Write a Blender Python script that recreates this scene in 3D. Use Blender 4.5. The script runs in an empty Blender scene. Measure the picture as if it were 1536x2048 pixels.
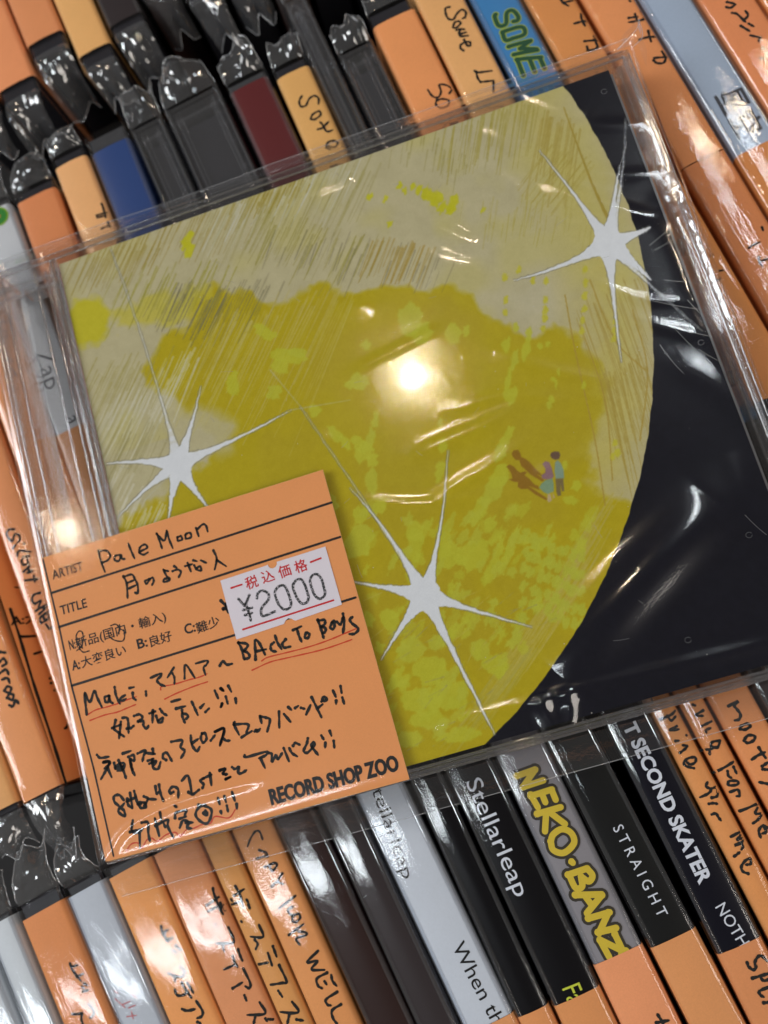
import bpy, math, random
import numpy as np
sc = bpy.context.scene
COL = sc.collection
MM = 0.001
# ------------------------------------------------------------------ camera
RW = np.array([[0.8958026673991126, -0.41555945386525717, -0.15763223459636985], [-0.4393840309275526, -0.8814255274646944, -0.17329371858045298], [-0.06692723247297114, 0.2244980619889514, -0.9721735265459119]])
CW = np.array([70.7091652831687, -2.101692541600178, 183.24369893490447])
FPX = 1863.0
cam_d = bpy.data.cameras.new("camera"); cam = bpy.data.objects.new("camera", cam_d); COL.objects.link(cam)
cam_d.sensor_fit = 'HORIZONTAL'; cam_d.sensor_width = 36.0; cam_d.lens = FPX / 1536 * 36
cam_d.clip_start = 0.005; cam_d.clip_end = 20
from mathutils import Matrix, Vector
m3 = RW.T @ np.diag([1, -1, -1])
M4 = Matrix([[*m3[0], CW[0] * MM], [*m3[1], CW[1] * MM], [*m3[2], CW[2] * MM], [0, 0, 0, 1]])
cam.matrix_world = M4
cam_d.dof.use_dof = True; cam_d.dof.focus_distance = 0.170; cam_d.dof.aperture_fstop = 18
sc.camera = cam
sc.view_settings.view_transform = 'Standard'; sc.view_settings.look = 'None'; sc.view_settings.exposure = 0.10; sc.view_settings.gamma = 1.0
sc.cycles.transparent_max_bounces = 48; sc.cycles.max_bounces = 14; sc.cycles.transmission_bounces = 12; sc.cycles.glossy_bounces = 6
sc.cycles.sample_clamp_indirect = 6; sc.cycles.use_denoising = True
sc.cycles.caustics_reflective = False; sc.cycles.caustics_refractive = False

def at(u, v, z=0.0):
    """the point (mm) of the horizontal plane at height z that is seen at pixel u, v of the 1536 x 2048 photograph"""
    d = RW.T @ np.array([(u - 768) / FPX, (v - 1024) / FPX, 1.0])
    p = CW + d * (z - CW[2]) / d[2]
    return np.array([p[0], p[1], z])
# ------------------------------------------------------------------ world and lamps
w = bpy.data.worlds.new("World"); sc.world = w; w.use_nodes = True
bg = w.node_tree.nodes['Background']; bg.inputs[0].default_value = (1.0, 0.90, 0.80, 1); bg.inputs[1].default_value = 0.075

def mirror_pos(u, v, z, dist):
    P = at(u, v, z); d = P - CW; d = d / np.linalg.norm(d); r = d * np.array([1, 1, -1]); return P + r * dist * 1000
def aim(o, tgt):
    o.rotation_euler = (Vector(tgt) * MM - o.location).to_track_quat('-Z', 'Y').to_euler()
def lamp_area(pos, tgt, sx, sy, power, col, spin=0.0):
    l = bpy.data.lights.new("panel_or_fill_lamp", 'AREA'); l.shape = 'RECTANGLE'; l.size = sx; l.size_y = sy; l.energy = power; l.color = col
    o = bpy.data.objects.new("panel_or_fill_lamp", l); COL.objects.link(o); o.location = Vector(pos) * MM; aim(o, tgt)
    o.rotation_euler.rotate_axis('Z', spin); return o
def lamp_spot(pos, power, rad, col):
    l = bpy.data.lights.new("ceiling_lamp", 'POINT'); l.energy = power; l.shadow_soft_size = rad; l.color = col
    o = bpy.data.objects.new("ceiling_lamp", l); COL.objects.link(o); o.location = Vector(pos) * MM; return o
WARM = (1.0, 0.80, 0.58); COOL = (0.88, 0.95, 1.0)
lamp_spot(mirror_pos(825, 752, 11, 1.15), 1.5, 0.013, WARM)
lamp_spot(mirror_pos(132, 1062, 11, 1.3), 0.6, 0.018, WARM)
lamp_spot((-700, 1100, 1300), 5.0, 0.04, WARM)
lamp_spot((900, 700, 1300), 5.0, 0.04, WARM)
# the long fluorescent panel over the aisle, seen mirrored in the spines at the lower left
a = mirror_pos(10, 2070, 0, 1.25); b = mirror_pos(650, 1745, 0, 1.25); c = (a + b) / 2
panel = lamp_area(c, (40, 20, 0), 0.62, 0.045, 1.8, COOL)
dv = Vector(b - a).normalized(); zv = (Vector(c) - Vector((40, 20, 0))).normalized(); yv = zv.cross(dv).normalized(); xv = yv.cross(zv)
panel.matrix_world = Matrix.Translation(Vector(c) * MM) @ Matrix((xv, yv, zv)).transposed().to_4x4()
lamp_area((-2000, 900, 1650), (60, 60, 0), 1.2, 1.0, 46.0, (0.94, 0.97, 1.0))
lamp_area((1250, -1150, 1500), (60, 60, 0), 1.0, 1.0, 19.0, (1.0, 0.92, 0.84))  # fill lamp added for brightness, placed clear of the spines' mirror reflections
a = mirror_pos(1405, 270, 4, 1.3); b = mirror_pos(1450, 620, 4, 1.3); c = (a + b) / 2
p2 = lamp_area(c, (120, 60, 0), 0.30, 0.035, 1.2, COOL)
dv = Vector(b - a).normalized(); zv = (Vector(c) - Vector((120, 60, 0))).normalized(); yv = zv.cross(dv).normalized(); xv = yv.cross(zv)
p2.matrix_world = Matrix.Translation(Vector(c) * MM) @ Matrix((xv, yv, zv)).transposed().to_4x4()
# ------------------------------------------------------------------ materials
KALB = 1.0
def lin(r, g, b, k=1.0):
    f = lambda c: (c / 12.92 if c <= 0.04045 else ((c + 0.055) / 1.055) ** 2.4)
    return tuple(min(0.92, f(c / 255) * KALB * k) for c in (r, g, b))
MATS = {}
def N(nt, t, **kw):
    n = nt.nodes.new(t)
    for k, v in kw.items(): setattr(n, k, v)
    return n
def paper(name, rgb, rough=0.6, spec=0.3, grain=0.05, gscale=2600, coat=0.0, bump=0.0, metal=0.0):
    if name in MATS: return MATS[name]
    m = bpy.data.materials.new(name); m.use_nodes = True; nt = m.node_tree; p = nt.nodes['Principled BSDF']
    col = lin(*rgb)
    tc = N(nt, 'ShaderNodeTexCoord'); nz = N(nt, 'ShaderNodeTexNoise'); nz.inputs['Scale'].default_value = gscale; nz.inputs['Detail'].default_value = 3
    nt.links.new(tc.outputs['Object'], nz.inputs['Vector'])
    n2 = N(nt, 'ShaderNodeTexNoise'); n2.inputs['Scale'].default_value = 90; n2.inputs['Detail'].default_value = 4
    nt.links.new(tc.outputs['Object'], n2.inputs['Vector'])
    mx = N(nt, 'ShaderNodeMix', data_type='RGBA'); mx.inputs[6].default_value = (*[c * (1 - 2.2 * grain) for c in col], 1); mx.inputs[7].default_value = (*[min(.95, c * (1 + 2.2 * grain)) for c in col], 1)
    ad = N(nt, 'ShaderNodeMath', operation='MULTIPLY_ADD'); ad.inputs[1].default_value = 0.5
    nt.links.new(n2.outputs['Fac'], ad.inputs[0]); 
    hf = N(nt, 'ShaderNodeMath', operation='MULTIPLY'); hf.inputs[1].default_value = 0.5
    nt.links.new(nz.outputs['Fac'], hf.inputs[0]); nt.links.new(hf.outputs[0], ad.inputs[2])
    nt.links.new(ad.outputs[0], mx.inputs[0]); nt.links.new(mx.outputs[2], p.inputs['Base Color'])
    p.inputs['Roughness'].default_value = rough; p.inputs['Specular IOR Level'].default_value = spec; p.inputs['Metallic'].default_value = metal
    if coat: p.inputs['Coat Weight'].default_value = coat; p.inputs['Coat Roughness'].default_value = 0.08
    if bump:
        bp = N(nt, 'ShaderNodeBump'); bp.inputs['Strength'].default_value = bump; bp.inputs['Distance'].default_value = 0.0002
        nt.links.new(nz.outputs['Fac'], bp.inputs['Height']); nt.links.new(bp.outputs[0], p.inputs['Normal'])
    MATS[name] = m; return m
def clear(name, tint=(1, 1, 1), f0=0.07, rough=0.05, bump=0.0, bscale=400, bdist=0.0003, haze=0.0, stretch=None, body=0.0, fine=0.0, soft=0.0):
    """thin clear plastic: lets light through straight and mirrors by angle; haze is the milky part"""
    if name in MATS: return MATS[name]
    m = bpy.data.materials.new(name); m.use_nodes = True; nt = m.node_tree; nt.nodes.clear(); L = nt.links.new
    out = N(nt, 'ShaderNodeOutputMaterial'); tr = N(nt, 'ShaderNodeBsdfTransparent'); tr.inputs[0].default_value = (*tint, 1)
    gl = N(nt, 'ShaderNodeBsdfGlossy'); gl.inputs['Roughness'].default_value = rough; gl.inputs[0].default_value = (1, 1, 1, 1)
    lw = N(nt, 'ShaderNodeLayerWeight'); lw.inputs[0].default_value = 0.5
    pw = N(nt, 'ShaderNodeMath', operation='POWER'); pw.inputs[1].default_value = 4.0; L(lw.outputs['Facing'], pw.inputs[0])
    ma = N(nt, 'ShaderNodeMath', operation='MULTIPLY_ADD'); ma.inputs[1].default_value = 0.9; ma.inputs[2].default_value = f0; ma.use_clamp = True; L(pw.outputs[0], ma.inputs[0])
    mx = N(nt, 'ShaderNodeMixShader'); L(ma.outputs[0], mx.inputs[0]); L(tr.outputs[0], mx.inputs[1]); L(gl.outputs[0], mx.inputs[2])
    last = mx
    if soft:
        g2_ = N(nt, 'ShaderNodeBsdfGlossy'); g2_.inputs['Roughness'].default_value = 0.24; ms = N(nt, 'ShaderNodeMixShader'); ms.inputs[0].default_value = soft; L(mx.outputs[0], ms.inputs[1]); L(g2_.outputs[0], ms.inputs[2]); last = ms
    if haze:
        mx = last; df = N(nt, 'ShaderNodeBsdfDiffuse'); df.inputs[0].default_value = (0.75, 0.77, 0.8, 1)
        m2 = N(nt, 'ShaderNodeMixShader'); m2.inputs[0].default_value = haze; L(mx.outputs[0], m2.inputs[1]); L(df.outputs[0], m2.inputs[2]); last = m2
    if body:
        gs = N(nt, 'ShaderNodeBsdfGlass'); gs.inputs['IOR'].default_value = 1.45; gs.inputs['Roughness'].default_value = 0.0
        m3_ = N(nt, 'ShaderNodeMixShader'); m3_.inputs[0].default_value = body; L(last.outputs[0], m3_.inputs[1]); L(gs.outputs[0], m3_.inputs[2]); last = m3_
    if bump:
        tc = N(nt, 'ShaderNodeTexCoord'); mp = N(nt, 'ShaderNodeMapping'); L(tc.outputs['Object'], mp.inputs[0])
        if stretch: mp.inputs['Scale'].default_value = stretch
        nz = N(nt, 'ShaderNodeTexNoise'); nz.inputs['Scale'].default_value = bscale; nz.inputs['Detail'].default_value = 4; nz.inputs['Roughness'].default_value = 0.6; L(mp.outputs[0], nz.inputs['Vector'])
        bp = N(nt, 'ShaderNodeBump'); bp.inputs['Strength'].default_value = bump; bp.inputs['Distance'].default_value = bdist; L(nz.outputs['Fac'], bp.inputs['Height'])
        if fine:
            nf = N(nt, 'ShaderNodeTexNoise'); nf.inputs['Scale'].default_value = 3200; nf.inputs['Detail'].default_value = 1; L(tc.outputs['Object'], nf.inputs['Vector'])
            b2 = N(nt, 'ShaderNodeBump'); b2.inputs['Strength'].default_value = fine; b2.inputs['Distance'].default_value = 0.00004; L(nf.outputs['Fac'], b2.inputs['Height']); L(bp.outputs[0], b2.inputs['Normal']); bp = b2
        L(bp.outputs[0], gl.inputs['Normal']); 
    L(last.outputs[0], out.inputs[0]); MATS[name] = m; return m
def orange(k=0, var=0):
    if var:
        b = [(222, 146, 88), (218, 148, 94), (230, 172, 110), (210, 134, 80), (220, 140, 84)][k % 5]; q = random.Random(var); f = q.uniform(.94, 1.04); g_ = q.uniform(.97, 1.04)
        return paper("orange_card_v%d_%d" % (k, var), (min(250, b[0] * f), b[1] * f * g_, b[2] * f * q.uniform(.92, 1.1)), 0.55, 0.25, 0.085, 3000)
    base = [(222, 146, 88), (218, 148, 94), (230, 172, 110), (210, 134, 80), (220, 140, 84)][k % 5]
    return paper("orange_card_%d" % (k % 5), base, 0.55, 0.25, 0.04, 3000)
INK = paper("felt_pen_ink", (26, 27, 26), 0.6, 0.2, 0.02)
PRINT = paper("black_print", (12, 12, 14), 0.5, 0.3, 0.02)
REDINK = paper("red_pen_ink", (196, 62, 34), 0.6, 0.2, 0.03)
REDPRINT = paper("red_print", (190, 30, 38), 0.5, 0.3, 0.03)
WHITEPRINT = paper("pale_print", (200, 206, 218), 0.5, 0.3, 0.03)
FILM = clear("wrap_film", f0=0.045, rough=0.05, bump=0.20, bscale=260, bdist=0.0004, stretch=(2.5, 0.25, 1), fine=0.15)
FLAPM = clear("wrap_film_crumpled", f0=0.10, rough=0.11, bump=0.12, bscale=70, bdist=0.0008, haze=0.045)
SEAM = clear("film_edge", f0=0.2, rough=0.15, haze=0.22)
RAIL = clear("clear_case_plastic", tint=(0.93, 0.94, 0.96), f0=0.10, rough=0.04, bump=0.15, bscale=120, stretch=(1, .2, 1), haze=0.03)
DARK = paper("dark_case_plastic", (40, 40, 45), 0.18, 0.5, 0.1, 200)
BROWN = paper("brown_case_plastic", (56, 36, 30), 0.18, 0.5, 0.2, 200)
SMOKE = paper("smoky_case_plastic", (62, 63, 66), 0.2, 0.5, 0.25, 300)
# ------------------------------------------------------------------ mesh helpers
def mesh(name, V, F, mat, parent=None, smooth=False, mats=None, fm=None, origin=(0, 0, 0)):
    V = np.asarray(V, float) * MM
    me = bpy.data.meshes.new(name); me.from_pydata(V.tolist(), [], [tuple(f) for f in F])
    for mm in (mats or [mat]): me.materials.append(mm)
    if fm is not None: me.polygons.foreach_set('material_index', fm)
    if smooth: me.polygons.foreach_set('use_smooth', [True] * len(me.polygons))
    me.update()
    o = bpy.data.objects.new(name, me); COL.objects.link(o)
    if parent is not None: o.parent = parent
    return o
def grid(P):
    """P: rows x cols x 3"""
    r, c = P.shape[:2]; i = np.arange(r * c).reshape(r, c)
    F = np.stack([i[:-1, :-1], i[:-1, 1:], i[1:, 1:], i[1:, :-1]], -1).reshape(-1, 4)
    return P.reshape(-1, 3), F.tolist()
def box(x0, x1, y0, y1, z0, z1, b=0.0):
    V = []; F = []
    if b <= 0:
        V = [(x, y, z) for z in (z0, z1) for y in (y0, y1) for x in (x0, x1)]
        F = [(0, 2, 3, 1), (4, 5, 7, 6), (0, 1, 5, 4), (2, 6, 7, 3), (0, 4, 6, 2), (1, 3, 7, 5)]
        return V, F
    # top edges chamfered
    V = [(x0, y0, z0), (x1, y0, z0), (x1, y1, z0), (x0, y1, z0), (x0, y0, z1 - b), (x1, y0, z1 - b), (x1, y1, z1 - b), (x0, y1, z1 - b),
         (x0 + b, y0 + b, z1), (x1 - b, y0 + b, z1), (x1 - b, y1 - b, z1), (x0 + b, y1 - b, z1)]
    F = [(0, 3, 2, 1), (0, 1, 5, 4), (1, 2, 6, 5), (2, 3, 7, 6), (3, 0, 4, 7), (4, 5, 9, 8), (5, 6, 10, 9), (6, 7, 11, 10), (7, 4, 8, 11), (8, 9, 10, 11)]
    return V, F
def join(parts):
    V = []; F = []
    for v, f in parts:
        n = len(V); V += [tuple(p) for p in v]; F += [tuple(i + n for i in q) for q in f]
    return V, F
def empty(name, loc, rz, label, cat, group=None):
    o = bpy.data.objects.new(name, None); COL.objects.link(o); o.location = Vector(loc) * MM; o.rotation_euler = (0, 0, rz)
    o.empty_display_size = 0.01; o['label'] = label; o['category'] = cat
    if group: o['group'] = group
    return o
def catmull(P, n=5):
    P = np.asarray(P, float)
    if len(P) < 3: return P
    Q = np.vstack([2 * P[0] - P[1], P, 2 * P[-1] - P[-2]]); out = []
    for i in range(1, len(Q) - 2):
        p0, p1, p2, p3 = Q[i - 1:i + 3]
        for k in range(n):
            t = k / n; out.append(0.5 * ((2 * p1) + (-p0 + p2) * t + (2 * p0 - 5 * p1 + 4 * p2 - p3) * t * t + (-p0 + 3 * p1 - 3 * p2 + p3) * t ** 3))
    out.append(P[-1]); return np.array(out)
def ribbon(P, w, taper=0.0, rnd=None):
    """flat pen stroke: P n x 2 (mm); returns verts n x 2, faces"""
    P = np.asarray(P, float)
    d = np.gradient(P, axis=0); L = np.linalg.norm(d, axis=1); L[L == 0] = 1; d /= L[:, None]
    nrm = np.stack([-d[:, 1], d[:, 0]], 1); n = len(P); h = np.full(n, w / 2)
    if rnd is not None: h *= 1 + 0.16 * np.sin(np.arange(n) * 0.9 + rnd) + 0.08 * np.sin(np.arange(n) * 2.3 + 2 * rnd)
    h[0] *= 1.12; h[-1] *= (1 - taper)
    V = []; F = []
    for i in range(n): V += [P[i] + nrm[i] * h[i], P[i] - nrm[i] * h[i]]
    for i in range(n - 1): F.append((2 * i, 2 * i + 1, 2 * i + 3, 2 * i + 2))
    for e, s in ((0, -1), (n - 1, 1)):
        base = len(V); c = P[e]; ang0 = math.atan2(nrm[e][1], nrm[e][0]); V.append(c)
        K = 6
        for k in range(K + 1):
            a = ang0 - s * math.pi * k / K
            V.append(c + h[e] * np.array([math.cos(a), math.sin(a)]))
        for k in range(K): F.append((base, base + 1 + k, base + 2 + k))
    return [tuple(v) for v in V], F
def strokes(crop, SS, w, z=0.0, smooth=True, straight=False, jitter=True):
    """crop = (x0, y0, scale) of the enlargement the strokes were read from"""
    out = []
    for i, s in enumerate(SS):
        if len(s) == 1: s = [s[0], (s[0][0] + 6, s[0][1] + 6)]
        P = np.array([at(crop[0] + x / crop[2], crop[1] + y / crop[2], z)[:2] for x, y in s])
        if len(P) == 2: P = np.array([P[0] + (P[1] - P[0]) * t for t in np.linspace(0, 1, 5 if z > 1 else 12)])
        elif not straight: P = catmull(P, 7)
        out.append(ribbon(P, w * ((1.2 if z < 1 else 1.05) if jitter else 1), 0.25 if jitter else 0, i * 1.7 if jitter else None))
    V, F = join([(v, f) for v, f in out])
    return np.array(V), F
_tc = {}
def text2d(s, bold=0.0):
    k = (s, bold)
    if k in _tc: return _tc[k]
    cu = bpy.data.curves.new('t', 'FONT'); cu.body = s; cu.offset = bold; cu.resolution_u = 3
    o = bpy.data.objects.new('t', cu); me = bpy.data.meshes.new_from_object(o)
    V = np.array([v.co[:2] for v in me.vertices]); F = [tuple(p.vertices) for p in me.polygons]
    bpy.data.objects.remove(o); bpy.data.curves.remove(cu); bpy.data.meshes.remove(me)
    _tc[k] = (V, F); return V, F
def placed_text(s, p0, p1, hpx, z=0.0, bold=0.0, capref=0.68):
    """text whose baseline runs from pixel p0 to p1 and whose capitals are hpx pixels tall in the photograph"""
    V, F = text2d(s, bold); A = at(*p0, z)[:2]; B = at(*p1, z)[:2]
    x0, x1 = V[:, 0].min(), V[:, 0].max(); d = (B - A); n = np.array([-d[1], d[0]]); n /= np.linalg.norm(n)
    mid = ((p0[0] + p1[0]) / 2, (p0[1] + p1[1]) / 2); q = at(mid[0], mid[1] - 10, z)[:2] - at(*mid, z)[:2]
    hm = hpx * np.linalg.norm(q) / 10
    return np.array([A + d * (v[0] - x0) / (x1 - x0) + n * v[1] * hm / capref for v in V]), F
# ------------------------------------------------------------------ one wrapped CD standing spine up
CROWN = 0.18; SH = 1.05
def prof(x, h):
    x = abs(x)
    if x <= h - SH: return CROWN * (1 - (x / (h - SH)) ** 2) if h > SH else 0
    t = min(1.0, (x - (h - SH)) / SH); return -SH * (1 - math.sqrt(max(0, 1 - t * t)))
def section(h, off, depth=26.0):
    """cross-section points (x, z) from the left flank over the spine to the right flank"""
    pts = [(-h - off, -depth), (-h - off, -depth * .4), (-h - off, -SH - 1)]
    for k in range(0, 6):
        a = math.pi - k / 5 * math.pi / 2; pts.append((-(h - SH) + (SH + off) * math.cos(a), -SH + (SH + off) * math.sin(a)))
    for x in np.linspace(-(h - SH), h - SH, 7)[1:-1]: pts.append((x, prof(x, h) + off))
    for k in range(0, 6):
        a = math.pi / 2 - k / 5 * math.pi / 2; pts.append(((h - SH) + (SH + off) * math.cos(a), -SH + (SH + off) * math.sin(a)))
    return pts + [(h + off, -SH - 1), (h + off, -depth * .4), (h + off, -depth)]
def sleeve(h, y0, y1, off, depth=26.0, ny=2, wob=0.0, rs=None, skew=0.0):
    S = np.array(section(h, off, depth)); ys = np.linspace(y0, y1, ny); P = np.zeros((ny, len(S), 3))
    P[:, :, 0] = S[None, :, 0]; P[:, :, 2] = S[None, :, 1]; P[:, :, 1] = ys[:, None] + skew * (S[None, :, 0] / h)
    if wob and rs is not None:
        nz = rs.normal(0, 1, (ny, len(S)))
        for _ in range(3): nz[1:-1] = (nz[:-2] + nz[1:-1] * 2 + nz[2:]) / 4
        nz[:, 0] = nz[:, -1] = 0; P[:, :, 2] += np.abs(nz) * wob; P[:, :, 0] += nz * wob * 0.3
    return P
def conform(V2, inv, h, off):
    """lay flat shapes (rack mm, n x 2) on the rounded spine; returns local 3D"""
    out = []
    for x, y in V2:
        v = inv @ Vector((x, y, 0)); out.append((v.x, v.y, prof(v.x, h) + off))
    return out
def flap(root, rs, h, y, s, L, mat=None, drop=3.0, seam=True, wide=1.0, up=0.0, z0=0.0):
    """the crumpled end of the wrap, sticking out past the end of the case"""
    nx, ny = 16, 13; P = np.zeros((ny, nx, 3)); tw = rs.uniform(-.35, .35)
    folds = [(rs.uniform(-.7, .7), rs.uniform(.15, .8), rs.uniform(0, math.pi), rs.uniform(.5, 1.6) * rs.choice([-1, 1])) for _ in range(4)]
    edj = np.interp(np.arange(nx), np.linspace(0, nx - 1, 5), rs.uniform(-.22, .12, 5)); ea, eb, ec = rs.uniform(-.12, .12, 3); pin = rs.uniform(.05, .3)
    for j in range(ny):
        t = j / (ny - 1)
        for i in range(nx):
            u = i / (nx - 1) * 2 - 1
            x = u * h * wide * (1 - pin * t) + tw * t * 4
            e = 1.0 + ea * math.sin(u * 3.1 + tw * 9) + eb * math.cos(u * 5.3) + ec * u + edj[i] * (t ** 3)
            z = prof(u * h, h) * (1 - t) - drop * t * t * (1 + 0.4 * abs(u)) + up * math.sin(t * 2.6)
            for fu, ft, fa, am_ in folds: z += am_ * abs((u - fu) * math.cos(fa) + (t - ft) * math.sin(fa)) * min(1, t * 2.2)
            z -= sum(a_[3] for a_ in folds) * .5 * min(1, t * 2.2); k = 0 if j == 0 else 1
            P[j, i] = (x + rs.normal(0, .05) * k, y + s * (L * t * e), z + z0 + rs.normal(0, .06) * k)
    V, F = grid(P)
    T = []
    for q in F:
        if rs.rand() < .5: T += [(q[0], q[1], q[2]), (q[0], q[2], q[3])]
        else: T += [(q[0], q[1], q[3]), (q[1], q[2], q[3])]
    f = mesh('wrap_flap', V, T, mat or FLAPM, root)
    if seam:
        path = ([P[j, 0] for j in range(1, ny)] if s > 0 else []) + [P[-1, i] for i in range(nx)] + ([P[j, -1] for j in range(ny - 1, 0, -1)] if s > 0 else [])
        V, F = tube(catmull(path, 3), 0.10); mesh('film_seam', V, F, SEAM, f, True)
    return f
def tube(path, r, k=5):
    P = np.asarray(path, float); d = np.gradient(P, axis=0); V = []; F = []
    for i in range(len(P)):
        t = d[i] / (np.linalg.norm(d[i]) + 1e-9); a = np.cross(t, (0.13, 0.21, 0.97)); a /= np.linalg.norm(a) + 1e-9; b = np.cross(t, a)
        for j in range(k):
            an = 2 * math.pi * j / k; V.append(P[i] + r * (math.cos(an) * a + math.sin(an) * b))
    for i in range(len(P) - 1):
        for j in range(k):
            F.append((i * k + j, i * k + (j + 1) % k, (i + 1) * k + (j + 1) % k, (i + 1) * k + j))
    return V, F
COLS = {
 'silver': dict(rgb=(196, 204, 212), rough=0.35, coat=.3), 'grey': dict(rgb=(176, 184, 196), rough=.5), 'zap': dict(rgb=(188, 192, 198), rough=.5),
 'white': dict(rgb=(188, 196, 208), rough=.45), 'blue': dict(rgb=(40, 66, 120), rough=.35, coat=.3), 'sky': dict(rgb=(56, 122, 178), rough=.4, coat=.2),
 'maroon': dict(rgb=(88, 26, 30), rough=.4), 'brown': dict(rgb=(44, 28, 26), rough=.3, coat=.4), 'darkgrey': dict(rgb=(50, 44, 46), rough=.3, coat=.4),
 'black': dict(rgb=(5, 5, 10), rough=.3), 'charcoal': dict(rgb=(12, 14, 15), rough=.45), 'navy': dict(rgb=(5, 6, 20), rough=.35),
 'steel': dict(rgb=(126, 124, 130), rough=.5), 'paleblue': dict(rgb=(152, 168, 190), rough=.5)}
def colmat(c):
    if c.startswith('orange'): return orange(int(c[6:] or 0))
    k = COLS[c]; return paper('spine_' + c, k['rgb'], k['rough'], .15 if max(k['rgb']) < 60 else .4, .05, 2200, k.get('coat', 0))
GRP = 'wrapped CDs standing spine up in the bin'
def cd(label, x0, x1, yr, ang, ytop, segs, seed=0, length=125.0, top=None, bot=None, case='dark', film=True, rails=True, ztop=0.0, clearspine=False):
    """segs: [(y_top, y_bottom, colour)] in rack mm; x0, x1: the spine's edges at y = yr"""
    rs = np.random.RandomState(seed + 11)
    th = math.radians(ang + 90); wdt = (x1 - x0) * math.cos(th); h = wdt / 2 - 0.28; xc = (x0 + x1) / 2
    ax = np.array([-math.sin(th), math.cos(th)])      # local +y in the rack
    ym = ytop - length / 2; o = np.array([xc, yr]) + ax * ((ym - yr) / ax[1])
    root = empty('compact_disc', (o[0], o[1], ztop - 142.0), th, label, 'compact disc', GRP)
    rootz = 142.0
    Mi = (Matrix.Translation(Vector((o[0], o[1], 0))) @ Matrix.Rotation(th, 4, 'Z')).inverted()
    def ly(y): return (y - ym) / 1.0 * (1 / ax[1])
    Y1 = length / 2; Y0 = -length / 2
    def up(V): V = np.array(V, float); V[:, 2] += rootz; return V
    cm = {'dark': DARK, 'brown': BROWN, 'smoke': SMOKE}[case]
    if not clearspine:
        V, F = box(-h + .35, h - .35, Y0, Y1, -142, -SH * .7, .5); mesh('jewel_case', up(V), F, cm, root)
    else:
        V, F = box(-h + 1.2, h - 1.6, Y0 + 2, Y1 - 4.5, -142, -3.2, .3); mesh('disc_tray', up(V), F, cm, root)
        parts = [box(-h + .1, -h + 1.1, Y0, Y1, -60, -.3, .25), box(h - 1.2, h - .1, Y0, Y1, -60, -.3, .25), box(-h + 1.1, h - 1.2, Y1 - 1.2, Y1, -60, -.6, .2),
                 box(-h + 1.1, h - 1.2, Y0, Y0 + 1.2, -60, -.6, .2), box(-h + 1.1, h - 1.2, Y1 - 3.9, Y1 - 3.1, -8, -1.2, .1)]
        for k in range(5): 
            yy = Y1 - 6 - k * rs.uniform(3, 6); parts.append(box(h - 2.6, h - 1.3, yy - .5, yy, -4, -1.0, .15))
        V, F = join(parts); mesh('jewel_case', up(V), F, RAIL, root)
        parts = []
        for xx, zz in ((-h + .6, -.2), (h - .65, -.2), (-h + 1.7, -2.6), (h - 2.2, -2.2), (h - 3.0, -3.0), (-h + 2.6, -3.1)):
            parts.append(tube([(xx, y, zz) for y in np.linspace(Y0 + 1, Y1 - 1.2, 12)], .22, 6))
        V, F = join(parts); mesh('case_rail', up(V), F, RAIL, root, True)
        V, F = grid(np.array([[(x, y, -1.0) for x in (-h + 1.1, h - 1.2)] for y in (Y0 + 1.2, Y1 - 1.2)])); mesh('spine_window', up(V), F, RAIL, root)
    made = {}
    for i, (ya, yb, c) in enumerate(segs):
        a_, b_ = min(Y1, ly(ya)), max(Y0, ly(yb)); card = c.startswith('orange')
        dep = 34 if card else 12
        P = sleeve(h - (0 if card else .12), b_, a_, 0.10 if card else 0.0, dep, 24 if card else 2, .05 if card else 0, rs)
        P = P[::-1]; V, F = grid(P)
        p = mesh('orange_card' if card else 'spine_print', up(V), F, orange(int(c[6:] or 0), seed + 1) if card else colmat(c), root, True); made[i] = (p, 0.16 if card else 0.06)
        if not card and rails:
            parts = []
            for sx in (-1, 1):
                V, F = tube([(sx * (h - .55), y, -.25) for y in np.linspace(b_, a_, 8)], .5, 8); parts.append((V, F))
            V, F = join(parts); mesh('case_rail', up(V), F, RAIL, root, True)
    if film:
        P = sleeve(h, Y0 - .2, Y1 + .2, 0.34, 40, 50, .13, rs)[::-1]; V, F = grid(P); mesh('wrap_film', up(V), F, FILM, root, True)
        # the end walls of the wrap
        for yy in (Y0 - .25, Y1 + .25):
            V, F = grid(np.array([[(x, yy + rs.normal(0, .12), z) for x in np.linspace(-h, h, 4)] for z in np.linspace(-40, -.6, 7)])); mesh('film_end', up(V), F, FILM, root, True)
    rsf = np.random.RandomState(seed * 7 + 3)
    if top: f = flap(root, rsf, h, Y1, 1, z0=rootz, **top)
    if bot: f = flap(root, rsf, h, Y0, -1, z0=rootz, **bot)
    return dict(root=root, inv=Mi, h=h, parts=made, up=up)
def ink_on(c, seg, SS, crop, w, mat=None, name='handwriting', **kw):
    p, off = c['parts'][seg]; V, F = strokes(crop, SS, w, 0.2, **kw)
    V3 = conform(V, c['inv'], c['h'], off + .03); return mesh(name, c['up'](V3), F, mat or INK, p)
def split_long(V, F, lim=0.7):
    import bmesh
    bm = bmesh.new(); vs = [bm.verts.new((x, y, 0)) for x, y in V]
    for f in F:
        try: bm.faces.new([vs[i] for i in f])
        except ValueError: pass
    bmesh.ops.triangulate(bm, faces=bm.faces[:])
    for _ in range(5):
        E = [e for e in bm.edges if e.calc_length() > lim]
        if not E: break
        bmesh.ops.subdivide_edges(bm, edges=E, cuts=1); bmesh.ops.triangulate(bm, faces=[f for f in bm.faces if len(f.verts) > 3])
    bm.verts.index_update(); V = np.array([v.co[:2] for v in bm.verts]); F = [tuple(v.index for v in f.verts) for f in bm.faces]; bm.free(); return V, F
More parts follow.
